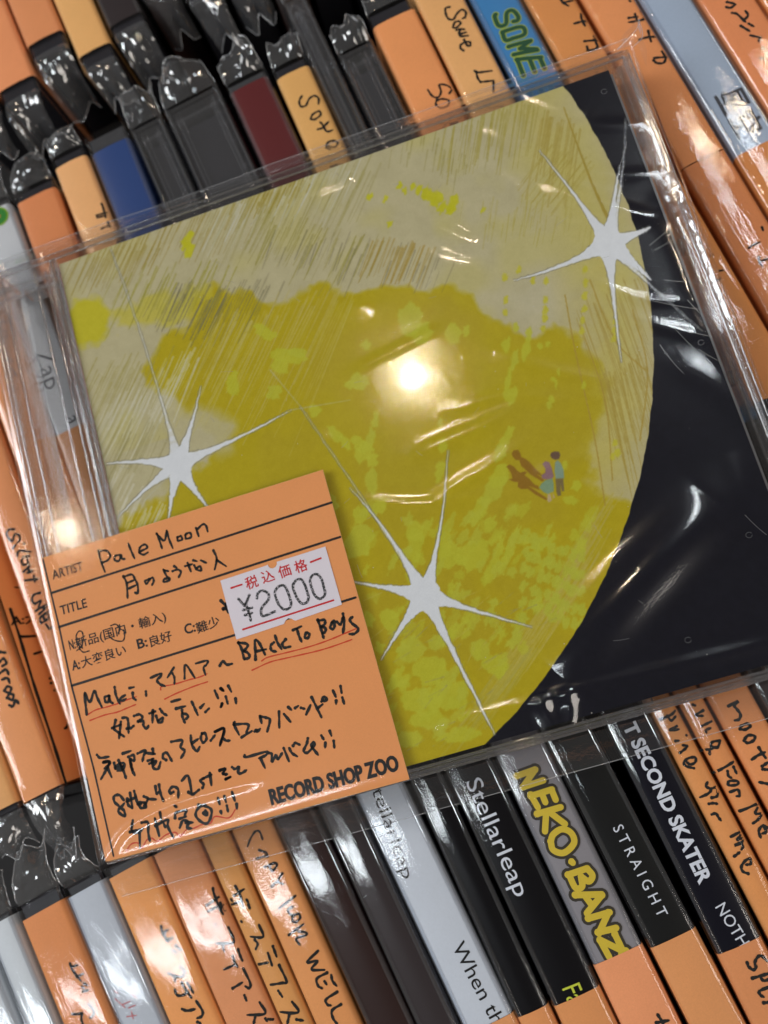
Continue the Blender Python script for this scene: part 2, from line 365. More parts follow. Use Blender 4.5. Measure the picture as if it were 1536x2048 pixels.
def text_on(c, seg, s, p0, p1, hpx, mat, bold=0.0, name='printed_lettering', lift=0.0):
    p, off = c['parts'][seg]; V, F = split_long(*placed_text(s, p0, p1, hpx, 0.2, bold))
    V3 = conform(V, c['inv'], c['h'], off + lift); return mesh(name, c['up'](V3), F, mat, p)
O1 = 'orange1'; O2 = 'orange2'; O0 = 'orange0'; O3 = 'orange3'; O4 = 'orange4'
# bottom row -----------------------------------------------------------
FT = lambda L=9, **k: dict(L=L, **k)
cd('silver spine cut by the left edge, beside a second silver spine', -60.2, -49.9, -15, -85.5, 0.5, [(0, -124, 'silver')], 1, top=FT(11), case='smoke')
cd('narrow bright silver spine between a silver one and an orange one', -49.3, -42.6, -15, -85.8, 0.6, [(-.6, -124, 'silver')], 2, top=FT(9), case='smoke')
b1 = cd('orange spine with three katakana, next to the pale grey spine', -42.0, -31.8, -13, -86.3, 0.9, [(-2.1, -124, O0)], 3, top=FT(10, up=1.5))
b2 = cd('pale grey spine with faint red writing between two orange spines', -31.5, -22.3, -15, -86.4, 0.2, [(-1.9, -124, 'grey')], 4, top=FT(8, up=2))
b3 = cd('orange spine with black katakana touching the pale grey spine', -22.0, -12.0, -16, -86.6, 0.1, [(-1.9, -124, O0)], 5)
b4 = cd('wide orange spine with a dotted katakana name and a pale streak', -11.6, -1.8, -20, -87.0, 0.3, [(-1.5, -124, O1)], 6)
b5 = cd('slim orange spine with katakana left of the one in capital letters', -1.5, 4.3, -20, -87.4, 0.2, [(-1.5, -124, O1)], 7)
b6 = cd('orange spine handwritten in English capitals beside the brown spines', 4.7, 13.0, -22, -88.0, 0.4, [(-1.5, -124, O1)], 8)
cd('glossy dark brown spine right after the orange row', 13.4, 22.1, -22, -87.6, 0.4, [(-1, -124, 'brown')], 9)
cd('dark grey brown spine between the brown and the white spine', 22.4, 29.8, -28, -88.2, 0.1, [(-1, -124, 'darkgrey')], 10)
b9 = cd('white spine with black round lettering', 30.2, 40.2, -35, -88.2, 0.3, [(-1, -53.9, 'white'), (-53.9, -124, O1)], 11)
cd('narrow plain black spine between white and lettered black spines', 40.6, 47.1, -40, -89.8, -0.4, [(-1, -54.9, 'black'), (-54.9, -124, O0)], 12)
b11 = cd('black spine with thin white round lettering', 47.4, 56.8, -40, -89.6, 0.2, [(-1, -55.6, 'black'), (-55.6, -124, O0)], 13)
b12 = cd('grey spine with fat yellow outlined capitals', 57.1, 67.2, -40, -90.0, 0.2, [(-1, -52.1, 'steel'), (-52.1, -124, O1)], 14)
b13 = cd('charcoal spine with thin spaced white capitals', 67.6, 76.9, -45, -89.0, 0.0, [(-1, -53.3, 'charcoal'), (-53.3, -124, O1)], 15)
b14 = cd('navy spine with bold white capitals', 78.0, 86.7, -50, -90.6, 0.3, [(-1, -58.8, 'navy'), (-58.8, -124, O3)], 16)
b15 = cd('slim orange spine handwritten in small letters beside the navy spine', 87.1, 92.1, -30, -89.7, 0.2, [(-1, -124, O0)], 17)
b16 = cd('slim orange spine, second one right of the navy spine', 92.5, 97.2, -30, -90, 0.2, [(-1, -124, O3)], 18)
b17 = cd('wide orange spine at the right edge below the album', 97.6, 105.5, -24, -89.4, 0.2, [(-1, -124, O3)], 19)
cd('dark spine at the right edge below the album corner', 106.0, 116.0, -24, -90, 0.2, [(-1, -124, 'darkgrey')], 20)
cd('grey spine beyond the right edge under the album corner', 116.4, 126.4, -24, -90, 0.2, [(-1, -124, 'grey')], 21)
# middle row -----------------------------------------------------------
cd('tan spine at the far left with a loose wrap end', -45.2, -35.0, 25, -88.5, 143, [(141, 19.5, 'orange2')], 31, bot=FT(8))
m3 = cd('orange spine at the left edge whose card face is uncovered', -34.6, -25.0, 25, -88.5, 143.4, [(141, 18.8, O0)], 32, bot=FT(12, up=1))
m2 = cd('orange spine handwritten with two English words left of the album', -19.6, -11.3, 60, -90.5, 143, [(141, 18, O4)], 33)
m1 = cd('orange spine with faint writing beside the grey lettered spine', -10.6, 0.2, 88, -91.0, 145, [(143, 20, O4)], 34, top=FT(8))
m0 = cd('white and grey spine with serif lettering and a round green logo', 0.9, 10.0, 128, -91.6, 147.5, [(145.5, 87.6, 'zap'), (87.6, 22, O0)], 35, top=FT(9), case='smoke')
cd('short orange spine end between the white spine and its orange neighbour', 11.0, 21.4, 137, -92.3, 146.6, [(143.6, 22, O3)], 36, top=FT(9, up=2))
m2b = cd('orange spine left of the royal blue one', 22.4, 31.0, 137, -91.5, 150.3, [(147.2, 22, O2)], 37, top=FT(8, up=2))
cd('royal blue spine in a clear case', 31.5, 41.8, 137, -91.8, 150.4, [(146.0, 25, 'blue')], 38, case='smoke')
cd('empty clear spine right of the royal blue one', 42.3, 50.8, 137, -90.3, 147.2, [], 39, top=FT(11, up=2), clearspine=True, case='dark')
cd('wide clear spine between the narrow clear one and the maroon one', 51.3, 65.3, 137, -90.6, 147.5, [], 40, top=FT(12, up=2.5), clearspine=True, case='dark')
cd('maroon spine in a clear case', 66.3, 76.4, 133, -91.5, 145.6, [(143.2, 20, 'maroon')], 41, top=FT(9, up=2.5), case='smoke')
m7 = cd('pale orange spine end with a handwritten word', 77.0, 85.4, 130, -92.4, 143.6, [(140.6, 18, O2)], 42, top=FT(8, up=2))
cd('tall narrow clear spine right of the pale orange one', 85.8, 91.5, 135, -92.0, 158.0, [], 43, top=FT(6), clearspine=True, case='dark')
cd('clear spine with a milky right half beside the bright orange one', 91.8, 100.4, 128, -92.0, 139.0, [], 44, top=FT(9, up=3), clearspine=True, case='dark')
m10 = cd('bright orange spine end with a thin red line at its top', 101.2, 111.8, 127, -92.6, 144.6, [(140.8, 20, O0)], 45, top=FT(8, up=1))
m11 = cd('tan spine with a handwritten English word left of the blue one', 112.2, 122.4, 124, -92.4, 152, [(150, 22, O2)], 46)
m12 = cd('sky blue spine with fat green capitals', 122.9, 133.0, 120, -92.0, 150, [(149, 23, 'sky')], 47)
m13 = cd('orange spine with katakana right of the sky blue one', 133.4, 143.2, 115, -91.0, 151.4, [(150, 27.0, O0)], 48)
m14 = cd('orange spine with katakana left of the pale blue grey spine', 143.7, 153.6, 95, -91.0, 151.4, [(150, 77.4, O0), (77.2, 27, O3)], 49)
m15 = cd('pale blue grey spine with two kanji', 154.0, 164.0, 95, -90.8, 151.0, [(150, 74.4, 'paleblue'), (74.4, 27, O3)], 50)
m16 = cd('orange spine with slanting katakana at the right edge', 164.4, 174.8, 95, -90.5, 151.0, [(150, 27, O3)], 51)
cd('dark orange spine in the corner at the right edge', 175.3, 185.3, 95, -90.5, 151.0, [(150, 27, O4)], 52)
# upper row: only the near ends show ------------------------------------
for i, (x0, x1, yb, c, lb, k) in enumerate([(6.8, 17.0, 169, O0, 'orange spine end in the top corner, first of three', {}), (17.4, 27.6, 169.5, O0, 'orange spine end in the top corner with two gold streaks', {}),
        (28.0, 38.0, 177.0, O0, 'orange spine end with a curved dark wrap border, second from the corner', {}), (38.4, 47.4, 167.4, O2, 'tan spine end between orange and dark spines', {}),
        (47.9, 57.2, 172, 'darkgrey', 'dark spine end beside the tan one', dict(case='dark')), (57.8, 66.6, 178, 'brown', 'dark brown spine end high in the gap', dict(case='brown')),
        (67.2, 75.8, 170, 'charcoal', 'charcoal spine end above the clear cases', {}), (76.4, 85.8, 174, 'darkgrey', 'dark grey spine end above the maroon one', {}),
        (86.4, 95.5, 171, 'brown', 'brown spine end above the pale orange one', dict(case='brown')), (96, 105.6, 172, 'black', 'black spine end above the clear case', {}),
        (106.2, 115.4, 171, 'charcoal', 'charcoal spine end above the bright orange one', {}), (116, 125.6, 173, 'darkgrey', 'dark spine end at the top edge', {})]):
    off = 3.6 if c.startswith('orange') else 2.5
    cd(lb, x0, x1, 185, -90.8, yb + 125, [(yb + 122, yb + off, c)], 60 + i, bot=FT(8 + (i * 37 % 5), drop=5 + i % 3 * 2, up=0.5), **k)
# the bin they stand in
V, F = box(-260, 420, -330, 520, -146, -142); bf = mesh('floor', V, F, paper('bin_floor', (22, 20, 20), .7)); bf['kind'] = 'structure'
# ------------------------------------------------------------------ handwriting on the spines
C600 = (600, 0, 4.389); C512 = (512, 0, 3); C1024 = (1024, 0, 3); C960 = (960, 0, 5.12); CA = (0, 1700, 3.84); CB = (350, 1700, 3.84); CC = (700, 1700, 3.84); CDD = (1050, 1700, 3.84)
CE = (1236, 1380, 5.12); CF = (1236, 1700, 5.12); C6 = (1024, 1536, 3); CG = (0, 850, 5.12); CH = (0, 1200, 4.097); CI = (0, 500, 5.12); C8 = (0, 350, 6.144)
ink_on(m11, 0, [[(1315,65),(1280,75),(1278,115),(1300,165),(1345,175),(1380,120),(1420,85),(1455,105),(1450,150),(1425,165)],[(1350,220),(1345,245),(1375,245),(1410,208),(1395,190),(1360,200),(1350,225)],[(1372,268),(1412,258),(1445,262)],[(1412,258),(1395,302),(1462,285)],[(1400,300),(1410,322),(1475,315)],[(1440,352),(1470,405),(1495,400),(1490,372),(1450,375),(1410,400),(1412,430),(1440,450)]], C600, .42)
ink_on(m11, 0, [[(1312,428),(1335,437),(1415,425)],[(1322,432),(1330,470),(1350,498)],[(1350,495),(1425,485)],[(1425,485),(1425,555)]], C512, .42)
ink_on(m10, 0, [[(1160,560),(1174,530),(1140,510),(1100,510),(1110,550),(1095,585),(1060,580),(1030,540)],[(1085,600),(1080,630),(1110,650),(1150,635),(1157,605),(1120,595),(1085,605)]], C512, .38)
ink_on(m7, 0, [[(275,580),(260,610),(270,640),(300,635),(320,595),(350,575),(375,590),(375,625)],[(340,690),(330,715),(355,718),(388,690),(378,668),(345,685)],[(372,778),(400,768),(435,730)],[(385,735),(400,750),(425,790),(460,780)],[(430,880),(470,885),(490,860),(470,845),(435,855),(422,885),(445,900)]], C512, .42)
ink_on(m13, 0, [[(830,0),(850,30),(905,62)],[(850,30),(955,0)],[(1035,140),(1040,190),(1075,265)],[(965,245),(1040,220),(1105,207)],[(1170,370),(1190,440),(1205,475),(1165,510),(1095,520)],[(1070,425),(1215,405)],[(1095,480),(1105,515)]], C960, .45)
ink_on(m14, 0, [[(775,65),(792,110),(735,130),(700,135)],[(700,110),(755,100)],[(738,85),(750,128)],[(705,3)],[(818,185),(825,220),(835,250)],[(765,240),(810,225),(858,218)],[(900,308),(922,345),(908,378),(868,382)],[(852,350),(930,340)],[(850,365),(868,382)]], C1024, .45)
ink_on(m14, 1, [[(1420,1490),(1440,1475),(1485,1455)],[(1500,1365),(1507,1385)]], C1024, .4)
ink_on(m14, 1, [[(1440,75),(1445,120),(1475,170)],[(1450,125),(1536,90)]], (1236, 500, 5.12), .4)
ink_on(m13, 0, [[(945,60),(975,48)],[(1040,215),(1080,208)],[(1000,312),(1040,308)]], (1236, 500, 5.12), .35)
ink_on(m16, 0, [[(1285,45),(1310,50),(1340,30)],[(1290,15),(1335,25)],[(1320,80),(1350,88),(1400,135)],[(1400,68),(1415,95),(1385,130)],[(1372,158),(1425,190)],[(1420,145),(1450,162)],[(1430,215),(1475,225)],[(1480,250),(1492,222)],[(1500,290),(1530,300)],[(1490,352),(1534,358)]], C1024, .45)
ink_on(b1, 0, [[(540,870),(560,920),(625,1005)],[(555,895),(600,882)],[(590,975),(640,950)],[(632,1045),(645,1062)],[(650,1025),(672,1040)],[(640,1085),(680,1075)],[(680,1180),(720,1230),(715,1270),(690,1290)],[(555,1258),(600,1258),(640,1248)],[(632,1262),(628,1300),(640,1334)]], CA, .42)
ink_on(b2, 0, [[(880,1085),(905,1098)],[(885,1145),(920,1175),(960,1210)],[(940,1188),(1000,1160)],[(1010,1100),(1050,1140)],[(990,1212),(1040,1190)],[(975,1280),(1050,1268)],[(1010,1240),(1022,1295)]], CA, .2, paper('faint_red_ink', (188, 120, 126), .6), 'red_handwriting')
ink_on(b3, 0, [[(1240,585),(1250,630),(1295,705)],[(1258,635),(1292,610)],[(1280,695),(1325,675)],[(1325,765),(1358,790)],[(1352,735),(1392,772)],[(1385,895),(1420,930),(1400,970),(1340,965),(1290,940)],[(1350,965),(1345,1005)],[(1345,1070),(1360,1110),(1400,1115),(1450,1088)],[(1400,1020),(1432,1075),(1472,1132)],[(1440,1020),(1487,1095)],[(1400,1220),(1440,1232),(1500,1220)],[(1510,1160),(1556,1235),(1550,1275),(1515,1290)],[(1520,1320),(1545,1332)]], CA, .45)
ink_on(b4, 0, [[(290,295),(300,340),(340,440),(370,495)],[(245,425),(345,355)],[(255,470),(345,425)],[(345,405),(357,450)],[(372,430),(382,468)],[(312,572)],[(410,595),(452,690),(430,715),(315,715)],[(370,720),(372,750),(380,778)],[(485,765),(500,810),(518,850)],[(445,815),(460,860),(482,898)],[(380,915),(472,875)],[(525,910),(577,1020),(572,1060),(540,1045)],[(445,1060),(520,1015)],[(535,1115),(550,1155)],[(650,1170),(692,1255),(555,1265)],[(620,1265),(605,1336)],[(695,1295),(708,1315)],[(718,1300),(750,1305)]], CB, .42)
ink_on(b5, 0, [[(465,275),(500,340),(525,435)],[(455,350),(530,300)],[(430,422),(512,390)],[(550,380),(562,400)],[(565,420),(577,450)],[(430,380),(440,395)],[(508,548)],[(645,575),(677,665),(580,665)],[(615,690),(637,720),(620,762)],[(750,740),(780,820)],[(715,790),(747,885)],[(640,880),(717,862)],[(800,885),(857,1010),(820,1020),(735,1035)],[(795,1080),(825,1125)],[(900,1165),(947,1245),(805,1245)],[(880,1260),(862,1336)],[(935,1300),(985,1310)]], CB, .42)
ink_on(b6, 0, [[(630,65),(712,42)],[(650,0),(700,20),(715,52)],[(690,130),(770,98),(780,125),(745,165)],[(720,118),(748,160)],[(745,278),(785,245),(832,262)],[(825,180),(790,235)],[(800,448),(925,352)],[(905,435),(870,455),(885,490),(918,502)],[(905,510),(905,542),(930,552),(962,520),(950,490),(915,500)],[(875,652),(988,568)],[(950,625),(1000,630),(1008,652),(935,675),(945,705),(962,728)],[(1098,775),(1015,860),(1095,850),(1050,915),(1148,920)],[(1168,942),(1092,985),(1100,1040),(1130,1060)],[(1150,1008),(1165,1030)],[(1200,960),(1210,1005),(1242,1045)],[(1245,1090),(1162,1145),(1172,1185),(1198,1192)],[(1275,1185),(1208,1230),(1215,1290),(1248,1336)]], CB, .42)
ink_on(b6, 0, [[(40,425),(25,385),(0,378),(-30,420),(-50,470)]], (512, 1536, 3), .35)
ink_on(b12, 1, [[(1020,1265),(1042,1300),(1062,1338)],[(1008,1325),(1105,1308)]], CDD, .45)
ink_on(b14, 1, [[(1320,1150),(1335,1190),(1380,1225),(1410,1200),(1400,1150),(1430,1095),(1470,1085),(1530,1140)],[(1375,1310),(1560,1258)],[(1450,1290),(1490,1335),(1560,1320)],[(1560,1395),(1450,1440),(1455,1480),(1490,1502)],[(1490,1562),(1556,1555)]], CF, .45)
ink_on(b15, 0, [[(430,302),(540,255),(592,208)],[(505,265),(545,312),(590,270)],[(600,370),(530,412),(622,402)],[(700,462)],[(590,522),(622,518)],[(635,642),(688,600),(705,572),(662,565)],[(775,800),(700,780),(675,745),(715,700),(790,690),(790,738),(740,762),(700,735)],[(915,945),(900,985),(950,1020),(920,1060),(840,1100)],[(960,1102),(1010,1090),(1025,1050),(1005,1000),(950,1012)],[(930,1165),(975,1158),(1015,1165)],[(960,1275),(1000,1262),(1025,1300),(1052,1335)],[(1155,1500),(1260,1455),(1245,1505),(1215,1532),(1275,1520),(1270,1560),(1195,1592),(1250,1562),(1280,1600),(1262,1634)]], CE, .42)
ink_on(b15, 0, [[(1190,65),(1245,20)],[(1330,240),(1280,220),(1262,170),(1300,110),(1352,90),(1358,140),(1310,150)]], CF, .42)
ink_on(b16, 0, [[(765,150),(792,160)],[(870,210),(795,258),(868,265)],[(860,368),(960,320)],[(945,390),(900,410),(905,440)],[(1042,520),(970,530),(950,570),(1010,592),(1042,540)],[(860,622),(930,612),(942,662)],[(930,612),(1000,582)],[(990,850),(1185,735)],[(1185,790),(1215,855)],[(1120,830),(1130,880),(1160,900)],[(1125,968),(1140,932),(1220,932),(1222,965),(1150,978),(1120,960)],[(1150,1045),(1225,1020),(1242,1078),(1212,1088)],[(1250,1240),(1440,1168),(1405,1260),(1472,1270),(1440,1320),(1380,1365)],[(1540,1412),(1480,1390),(1440,1440),(1460,1512)],[(1490,1400),(1520,1450),(1472,1470)]], CE, .42)
ink_on(b17, 0, [[(1130,165),(1225,115),(1190,160),(1215,195),(1252,250),(1238,300),(1195,312)],[(1250,400),(1300,405),(1352,370),(1320,345),(1250,372)],[(1290,520),(1330,542),(1390,512),(1395,470),(1330,465),(1290,510)],[(1370,712),(1430,670),(1505,635)],[(1440,590),(1470,640),(1510,695)],[(1475,780),(1536,738)],[(1480,812),(1534,815)],[(1450,945),(1540,962)]], CE, .45)
ink_on(m2, 0, [[(150,1070),(100,1070),(70,1110),(90,1160),(130,1190),(150,1130),(190,1120),(210,1170),(180,1210)],[(135,1262),(168,1225)],[(250,1215)],[(180,1342),(200,1290),(322,1300)],[(302,1342),(250,1350),(225,1390),(240,1430),(290,1420),(282,1365)],[(245,1502),(312,1440),(290,1480),(335,1500),(280,1515)],[(260,1592),(390,1578)],[(350,1540),(362,1610)],[(410,1720),(350,1740),(330,1790),(360,1830),(420,1800),(400,1870),(455,1870)],[(370,1902),(480,1842),(455,1890),(400,1940)],[(505,1905),(450,1950),(470,2000),(515,1960)]], CG, .45)
ink_on(m2, 0, [[(340,190),(330,150),(380,110),(402,150),(345,188)],[(405,232),(440,222)],[(380,200),(410,240)]], CH, .42)
ink_on(m3, 0, [[(0,425),(46,432)],[(0,505),(30,480),(52,518),(20,542)],[(0,600),(50,570),(72,610)],[(20,652),(62,640),(82,682)],[(40,742),(60,710),(92,720),(82,760),(50,752)],[(60,802),(80,770),(112,780),(102,820),(70,802)],[(80,862),(110,870),(130,820),(156,850)]], CH, .5)
ink_on(m1, 0, [[(62,740),(20,735),(0,765),(20,825),(70,832)],[(0,912),(90,882)],[(30,912),(42,960),(0,968)],[(62,1040),(72,1055),(55,1060),(50,1045),(62,1040)],[(50,1122),(150,1140)],[(90,1110),(95,1172)],[(120,1212),(185,1300)],[(140,1282),(192,1268)]], CI, .3, paper('faded_ink', (96, 66, 56), .6))
ink_on(m2b, 0, [[(1245,350),(1262,390),(1300,525)],[(1190,500),(1320,450)],[(1200,525),(1300,495)],[(1320,570),(1350,640)],[(1252,662),(1350,612)]], C8, .4, name='handwriting')
GREY = paper('grey_print', (62, 64, 72), .5, .3, .03)
text_on(b9, 0, 'Stellarleap', (736, 1560), (806, 1760), 26, PRINT, .0)
text_on(b9, 0, 'When th', (903, 1893), (986, 2052), 30, PRINT, .0)
text_on(b11, 0, 'Stellarleap', (931, 1565), (1031, 1796), 34, WHITEPRINT, .0)
text_on(b11, 0, 'Fac', (1124, 1978), (1146, 2030), 40, paper('lime_print', (186, 196, 60), .5), .0)
text_on(b13, 0, 'S T R A I G H T', (1225, 1656), (1317, 1836), 22, WHITEPRINT, .0)
text_on(b14, 0, 'T SECOND SKATER', (1246, 1452), (1400, 1770), 27, WHITEPRINT, .035)
text_on(b14, 0, 'NOTH', (1430, 1815), (1480, 1895), 24, WHITEPRINT, .0)
text_on(m0, 0, 'Zap', (70, 706), (92, 782), 34, GREY, .0)
text_on(m0, 0, 'a', (131, 838), (137, 852), 30, GREY, .0)
text_on(m15, 0, '星空', (1431, 190), (1481, 278), 40, GREY, .02)
p3, _o = m3['parts'][0]
def slope(V2, off):
    out = []
    for x, y in V2:
        v = m3['inv'] @ Vector((x, y, 0)); q = max(0, v.x - m3['h']); out.append((v.x, v.y, -.6 - q * 1.5 + off))
    return m3['up'](out)
xa = -25.0
V, F = grid(np.array([[(x, y, 0) for x in np.linspace(xa, xa + 8, 6)] for y in (140.0, 19.0)])[::-1]); face = mesh('card_face', slope(V.reshape(-1, 3)[:, :2], 0), F, orange(0), p3)
for crop, SS, w_ in (((0, 1024, 3), [[(60, 435), (0, 435)], [(70, 740), (170, 728)]], .3), (CH, [[(10, 60), (95, 300), (230, 700), (400, 1180), (520, 1530)]], .3), (CH, [[(95, 300), (260, 272)]], .3),
        (CH, [[(190,435),(268,378)],[(235,400),(270,530)],[(300,460),(300,500)],[(285,470),(330,455)],[(300,640),(380,610)],[(310,680),(400,650)],[(330,610),(350,700)],[(360,600),(375,690)],[(340,740),(400,720)],[(370,710),(400,810)],[(385,560),(430,545)],[(430,670),(480,655)],[(430,735),(490,725)],[(440,1060),(470,940)],[(460,980),(485,1100)],[(490,960),(560,940)],[(500,1010),(580,990)],[(530,940),(560,1050)],[(550,1270),(600,1240)],[(570,1220),(585,1290)]], .42)):
    V, F = strokes(crop, SS, w_, 0.2); mesh('card_writing', slope(V, .12), F, INK, face)
V, F = split_long(*placed_text('A:大', (20, 1250), (52, 1240), 17, -2, .03)); mesh('printed_lettering', slope(V, .12), F, PRINT, face)
# fat yellow capitals with a dark outline
NK = [[[(28,48),(140,8)],[(138,10),(70,108)],[(66,114),(188,74)]], [[(112,160),(155,235)],[(112,168),(240,128)],[(178,150),(200,205)],[(238,132),(262,190)]],
      [[(150,275),(292,235)],[(205,262),(198,380)],[(222,262),(318,335)]], [[(232,440),(248,492),(312,508),(372,450),(355,390),(300,366),(248,398),(232,440)]], [[(358,562),(364,568)]]]
NK2 = [[[(330,190),(478,140)],[(338,190),(388,290),(438,280),(432,215)],[(432,205),(490,240),(518,195),(475,140)]], [[(385,345),(590,340)],[(590,345),(475,485)],[(455,345),(515,425)]],
       [[(485,525),(650,478)],[(640,480),(566,640)],[(560,632),(700,598)]], [[(690,645),(752,775)],[(745,772),(578,690)],[(575,690),(645,818)]], [[(775,775),(740,800)]]]
OUTL = paper('dark_outline_print', (48, 44, 34), .5); YEL = paper('yellow_print', (196, 172, 52), .5); 
for crop, LL, wq in ((C6, NK, 1.0), (CDD, NK2, 1.0)):
    SS = [s for l in LL for s in l]
    ink_on(b12, 0, SS, crop, 2.15, OUTL, 'dark_outline_lettering', jitter=False, straight=False)
for crop, LL in ((C6, NK), (CDD, NK2)):
    p, off = b12['parts'][0]; V, F = strokes(crop, [s for l in LL for s in l], 1.15, 0.2, jitter=False)
    mesh('yellow_lettering', b12['up'](conform(V, b12['inv'], b12['h'], off + .06)), F, YEL, p)
# fat green capitals
SM = [[(160,150),(150,172),(190,262),(265,248),(275,135),(335,108),(388,165),(385,208),(340,222)],[(228,330),(262,412),(340,395),(455,350),(425,275),(240,325)],[(292,478),(520,415)],[(515,420),(410,500)],[(410,500),(580,500)],[(345,560),(590,512)],[(375,610),(628,585)],[(385,620),(445,775)],[(505,600),(560,735)],[(612,590),(660,700)]]
p, off = m12['parts'][0]
for wq, nm, mt, dz in ((2.2, 'lime_outline_lettering', paper('lime_outline_print', (150, 170, 70), .5), 0), (1.45, 'green_lettering', paper('green_print', (30, 74, 48), .5), .06)):
    SS2 = SM[:6] + SM[6:] 
    V, F = strokes(C960, SS2, wq * .62, 0.2, jitter=False)
    mesh(nm, m12['up'](conform(V, m12['inv'], m12['h'], off + dz)), F, mt, p)
# round green logo on the white spine
p, off = m0['parts'][0]; c0 = at(-2, 434)[:2]
for r, nm, mt, dz in ((2.4, 'green_logo', paper('lime_print2', (120, 160, 40), .5), .03), (2.0, 'green_logo_disc', paper('green_logo_print', (44, 122, 44), .5), .07), (.55, 'logo_dot', paper('logo_orange', (190, 110, 50), .5), .1)):
    V = [c0] + [c0 + r * np.array([math.cos(t), math.sin(t)]) for t in np.linspace(0, 2 * math.pi, 33)]
    mesh(nm, m0['up'](conform(V, m0['inv'], m0['h'], off + dz)), [(0, i, i + 1) for i in range(1, 33)], mt, p)
# ================================================================== the album on top
# its front plane: the 120 mm square insert, corners as they stand in the photograph
QP = np.array([(118, 529), (1217, 140), (1655, 1296), (373, 1657)], float); QX = np.array([(0, 120), (120, 120), (120, 0), (0, 0)], float)
def homography(X, P):
    A = []
    for (x, y), (u, v) in zip(X, P):
        A.append([x, y, 1, 0, 0, 0, -u * x, -u * y, -u]); A.append([0, 0, 0, x, y, 1, -v * x, -v * y, -v])
    return np.linalg.svd(np.array(A))[2][-1].reshape(3, 3)
ZI = 9.5                                            # height of the insert above the spines
QW = np.array([at(u, v, ZI)[:2] for u, v in QP])
HM = homography(QX, QW); HMi = np.linalg.inv(HM); HP = homography(QX, QP); HPi = np.linalg.inv(HP)
def ap(H, XY):
    XY = np.atleast_2d(np.asarray(XY, float)); q = np.column_stack([XY, np.ones(len(XY))]) @ H.T; return q[:, :2] / q[:, 2:]
def W3(P3):
    """case mm (x right, y up, z above the insert) -> rack mm, taken from the album's own origin"""
    P3 = np.asarray(P3, float).reshape(-1, 3); xy = ap(HM, P3[:, :2]); return np.column_stack([xy, P3[:, 2] + ZI])
O = W3([(60, 60, -9.3)])[0]
album = empty('album', tuple(O), 0, 'clear wrapped album with a yellow moon cover lying on the rows of spines', 'CD album')
def am(name, P3, F, mat, parent=None, smooth=False, raw=False, **k):
    V = (np.asarray(P3, float) if raw else W3(P3)) - O
    return mesh(name, V, F, mat, parent or album, smooth, **k)
def px2c(u, v, z=0.0):
    """pixel -> case mm on the plane z above the insert"""
    return ap(HMi, [at(u, v, ZI + z)[:2]])[0]
# ---- the printed cover: colours laid down stroke by stroke on a fine grid
NG = 760
art = np.zeros((NG, NG, 3)); GX, GY = np.meshgrid(np.linspace(0, 120, NG), np.linspace(0, 120, NG))
rng = np.random.RandomState(5)
def g2(u, v): 
    c = ap(HPi, [(u, v)])[0]; return c
def noise2(cell, seed, octv=3):
    r = np.random.RandomState(seed); out = np.zeros((NG, NG)); amp = 1; tot = 0
    for o in range(octv):
        n = max(2, int(120 / cell * 2 ** o)) + 2; a = r.rand(n, n); xs = np.linspace(0, n - 1.001, NG); i = xs.astype(int); f = xs - i; f = f * f * (3 - 2 * f)
        q = a[i][:, i] * (1 - f)[None] + a[i][:, i + 1] * f[None]; q2 = a[i + 1][:, i] * (1 - f)[None] + a[i + 1][:, i + 1] * f[None]
        out += amp * (q * (1 - f)[:, None] + q2 * f[:, None]); tot += amp; amp *= .55
    return out / tot
def put(mask, rgb): 
    global art
    art = art * (1 - mask[..., None]) + np.array(rgb, float) * mask[..., None]
def poly_mask(P, soft=.3, rough=0.0, ncell=4, seed=1, px=True):
    Q = np.array([g2(*p) for p in P]) if px else np.array(P, float)
    inside = np.zeros((NG, NG), bool); dist = np.full((NG, NG), 1e9)
    for i in range(len(Q)):
        x0, y0 = Q[i]; x1, y1 = Q[(i + 1) % len(Q)]
        c = ((y0 > GY) != (y1 > GY)); 
        if y1 != y0: inside ^= c & (GX < (x1 - x0) * (GY - y0) / (y1 - y0) + x0)
        dx, dy = x1 - x0, y1 - y0; t = np.clip(((GX - x0) * dx + (GY - y0) * dy) / (dx * dx + dy * dy + 1e-9), 0, 1)
        dist = np.minimum(dist, np.hypot(GX - x0 - t * dx, GY - y0 - t * dy))
    sd = np.where(inside, dist, -dist)
    if rough: sd = sd + (noise2(ncell, seed) - .5) * rough * 2
    return np.clip(sd / soft * .5 + .5, 0, 1)
def seg(p, q, w0, w1, rgb, a=1.0, px=True, soft=.10, broken=0.0):
    p = g2(*p) if px else np.array(p); q = g2(*q) if px else np.array(q); m = max(w0, w1) + .4
    sx = 120 / (NG - 1); x0 = int(max(0, (min(p[0], q[0]) - m) / sx)); x1 = int(min(NG, (max(p[0], q[0]) + m) / sx + 2)); y0 = int(max(0, (min(p[1], q[1]) - m) / sx)); y1 = int(min(NG, (max(p[1], q[1]) + m) / sx + 2))
    if x1 <= x0 or y1 <= y0: return
    X = GX[y0:y1, x0:x1]; Y = GY[y0:y1, x0:x1]; d = q - p; L2 = d @ d + 1e-9
    t = np.clip(((X - p[0]) * d[0] + (Y - p[1]) * d[1]) / L2, 0, 1); D = np.hypot(X - p[0] - t * d[0], Y - p[1] - t * d[1]); wv = (w0 + (w1 - w0) * t) / 2
    mk = np.clip((wv - D) / soft + .5, 0, 1) * a
    if broken: mk = mk * np.clip(1.5 - broken * TEX[y0:y1, x0:x1] * 2.2, 0, 1)
    art[y0:y1, x0:x1] = art[y0:y1, x0:x1] * (1 - mk[..., None]) + np.array(rgb, float) * mk[..., None]
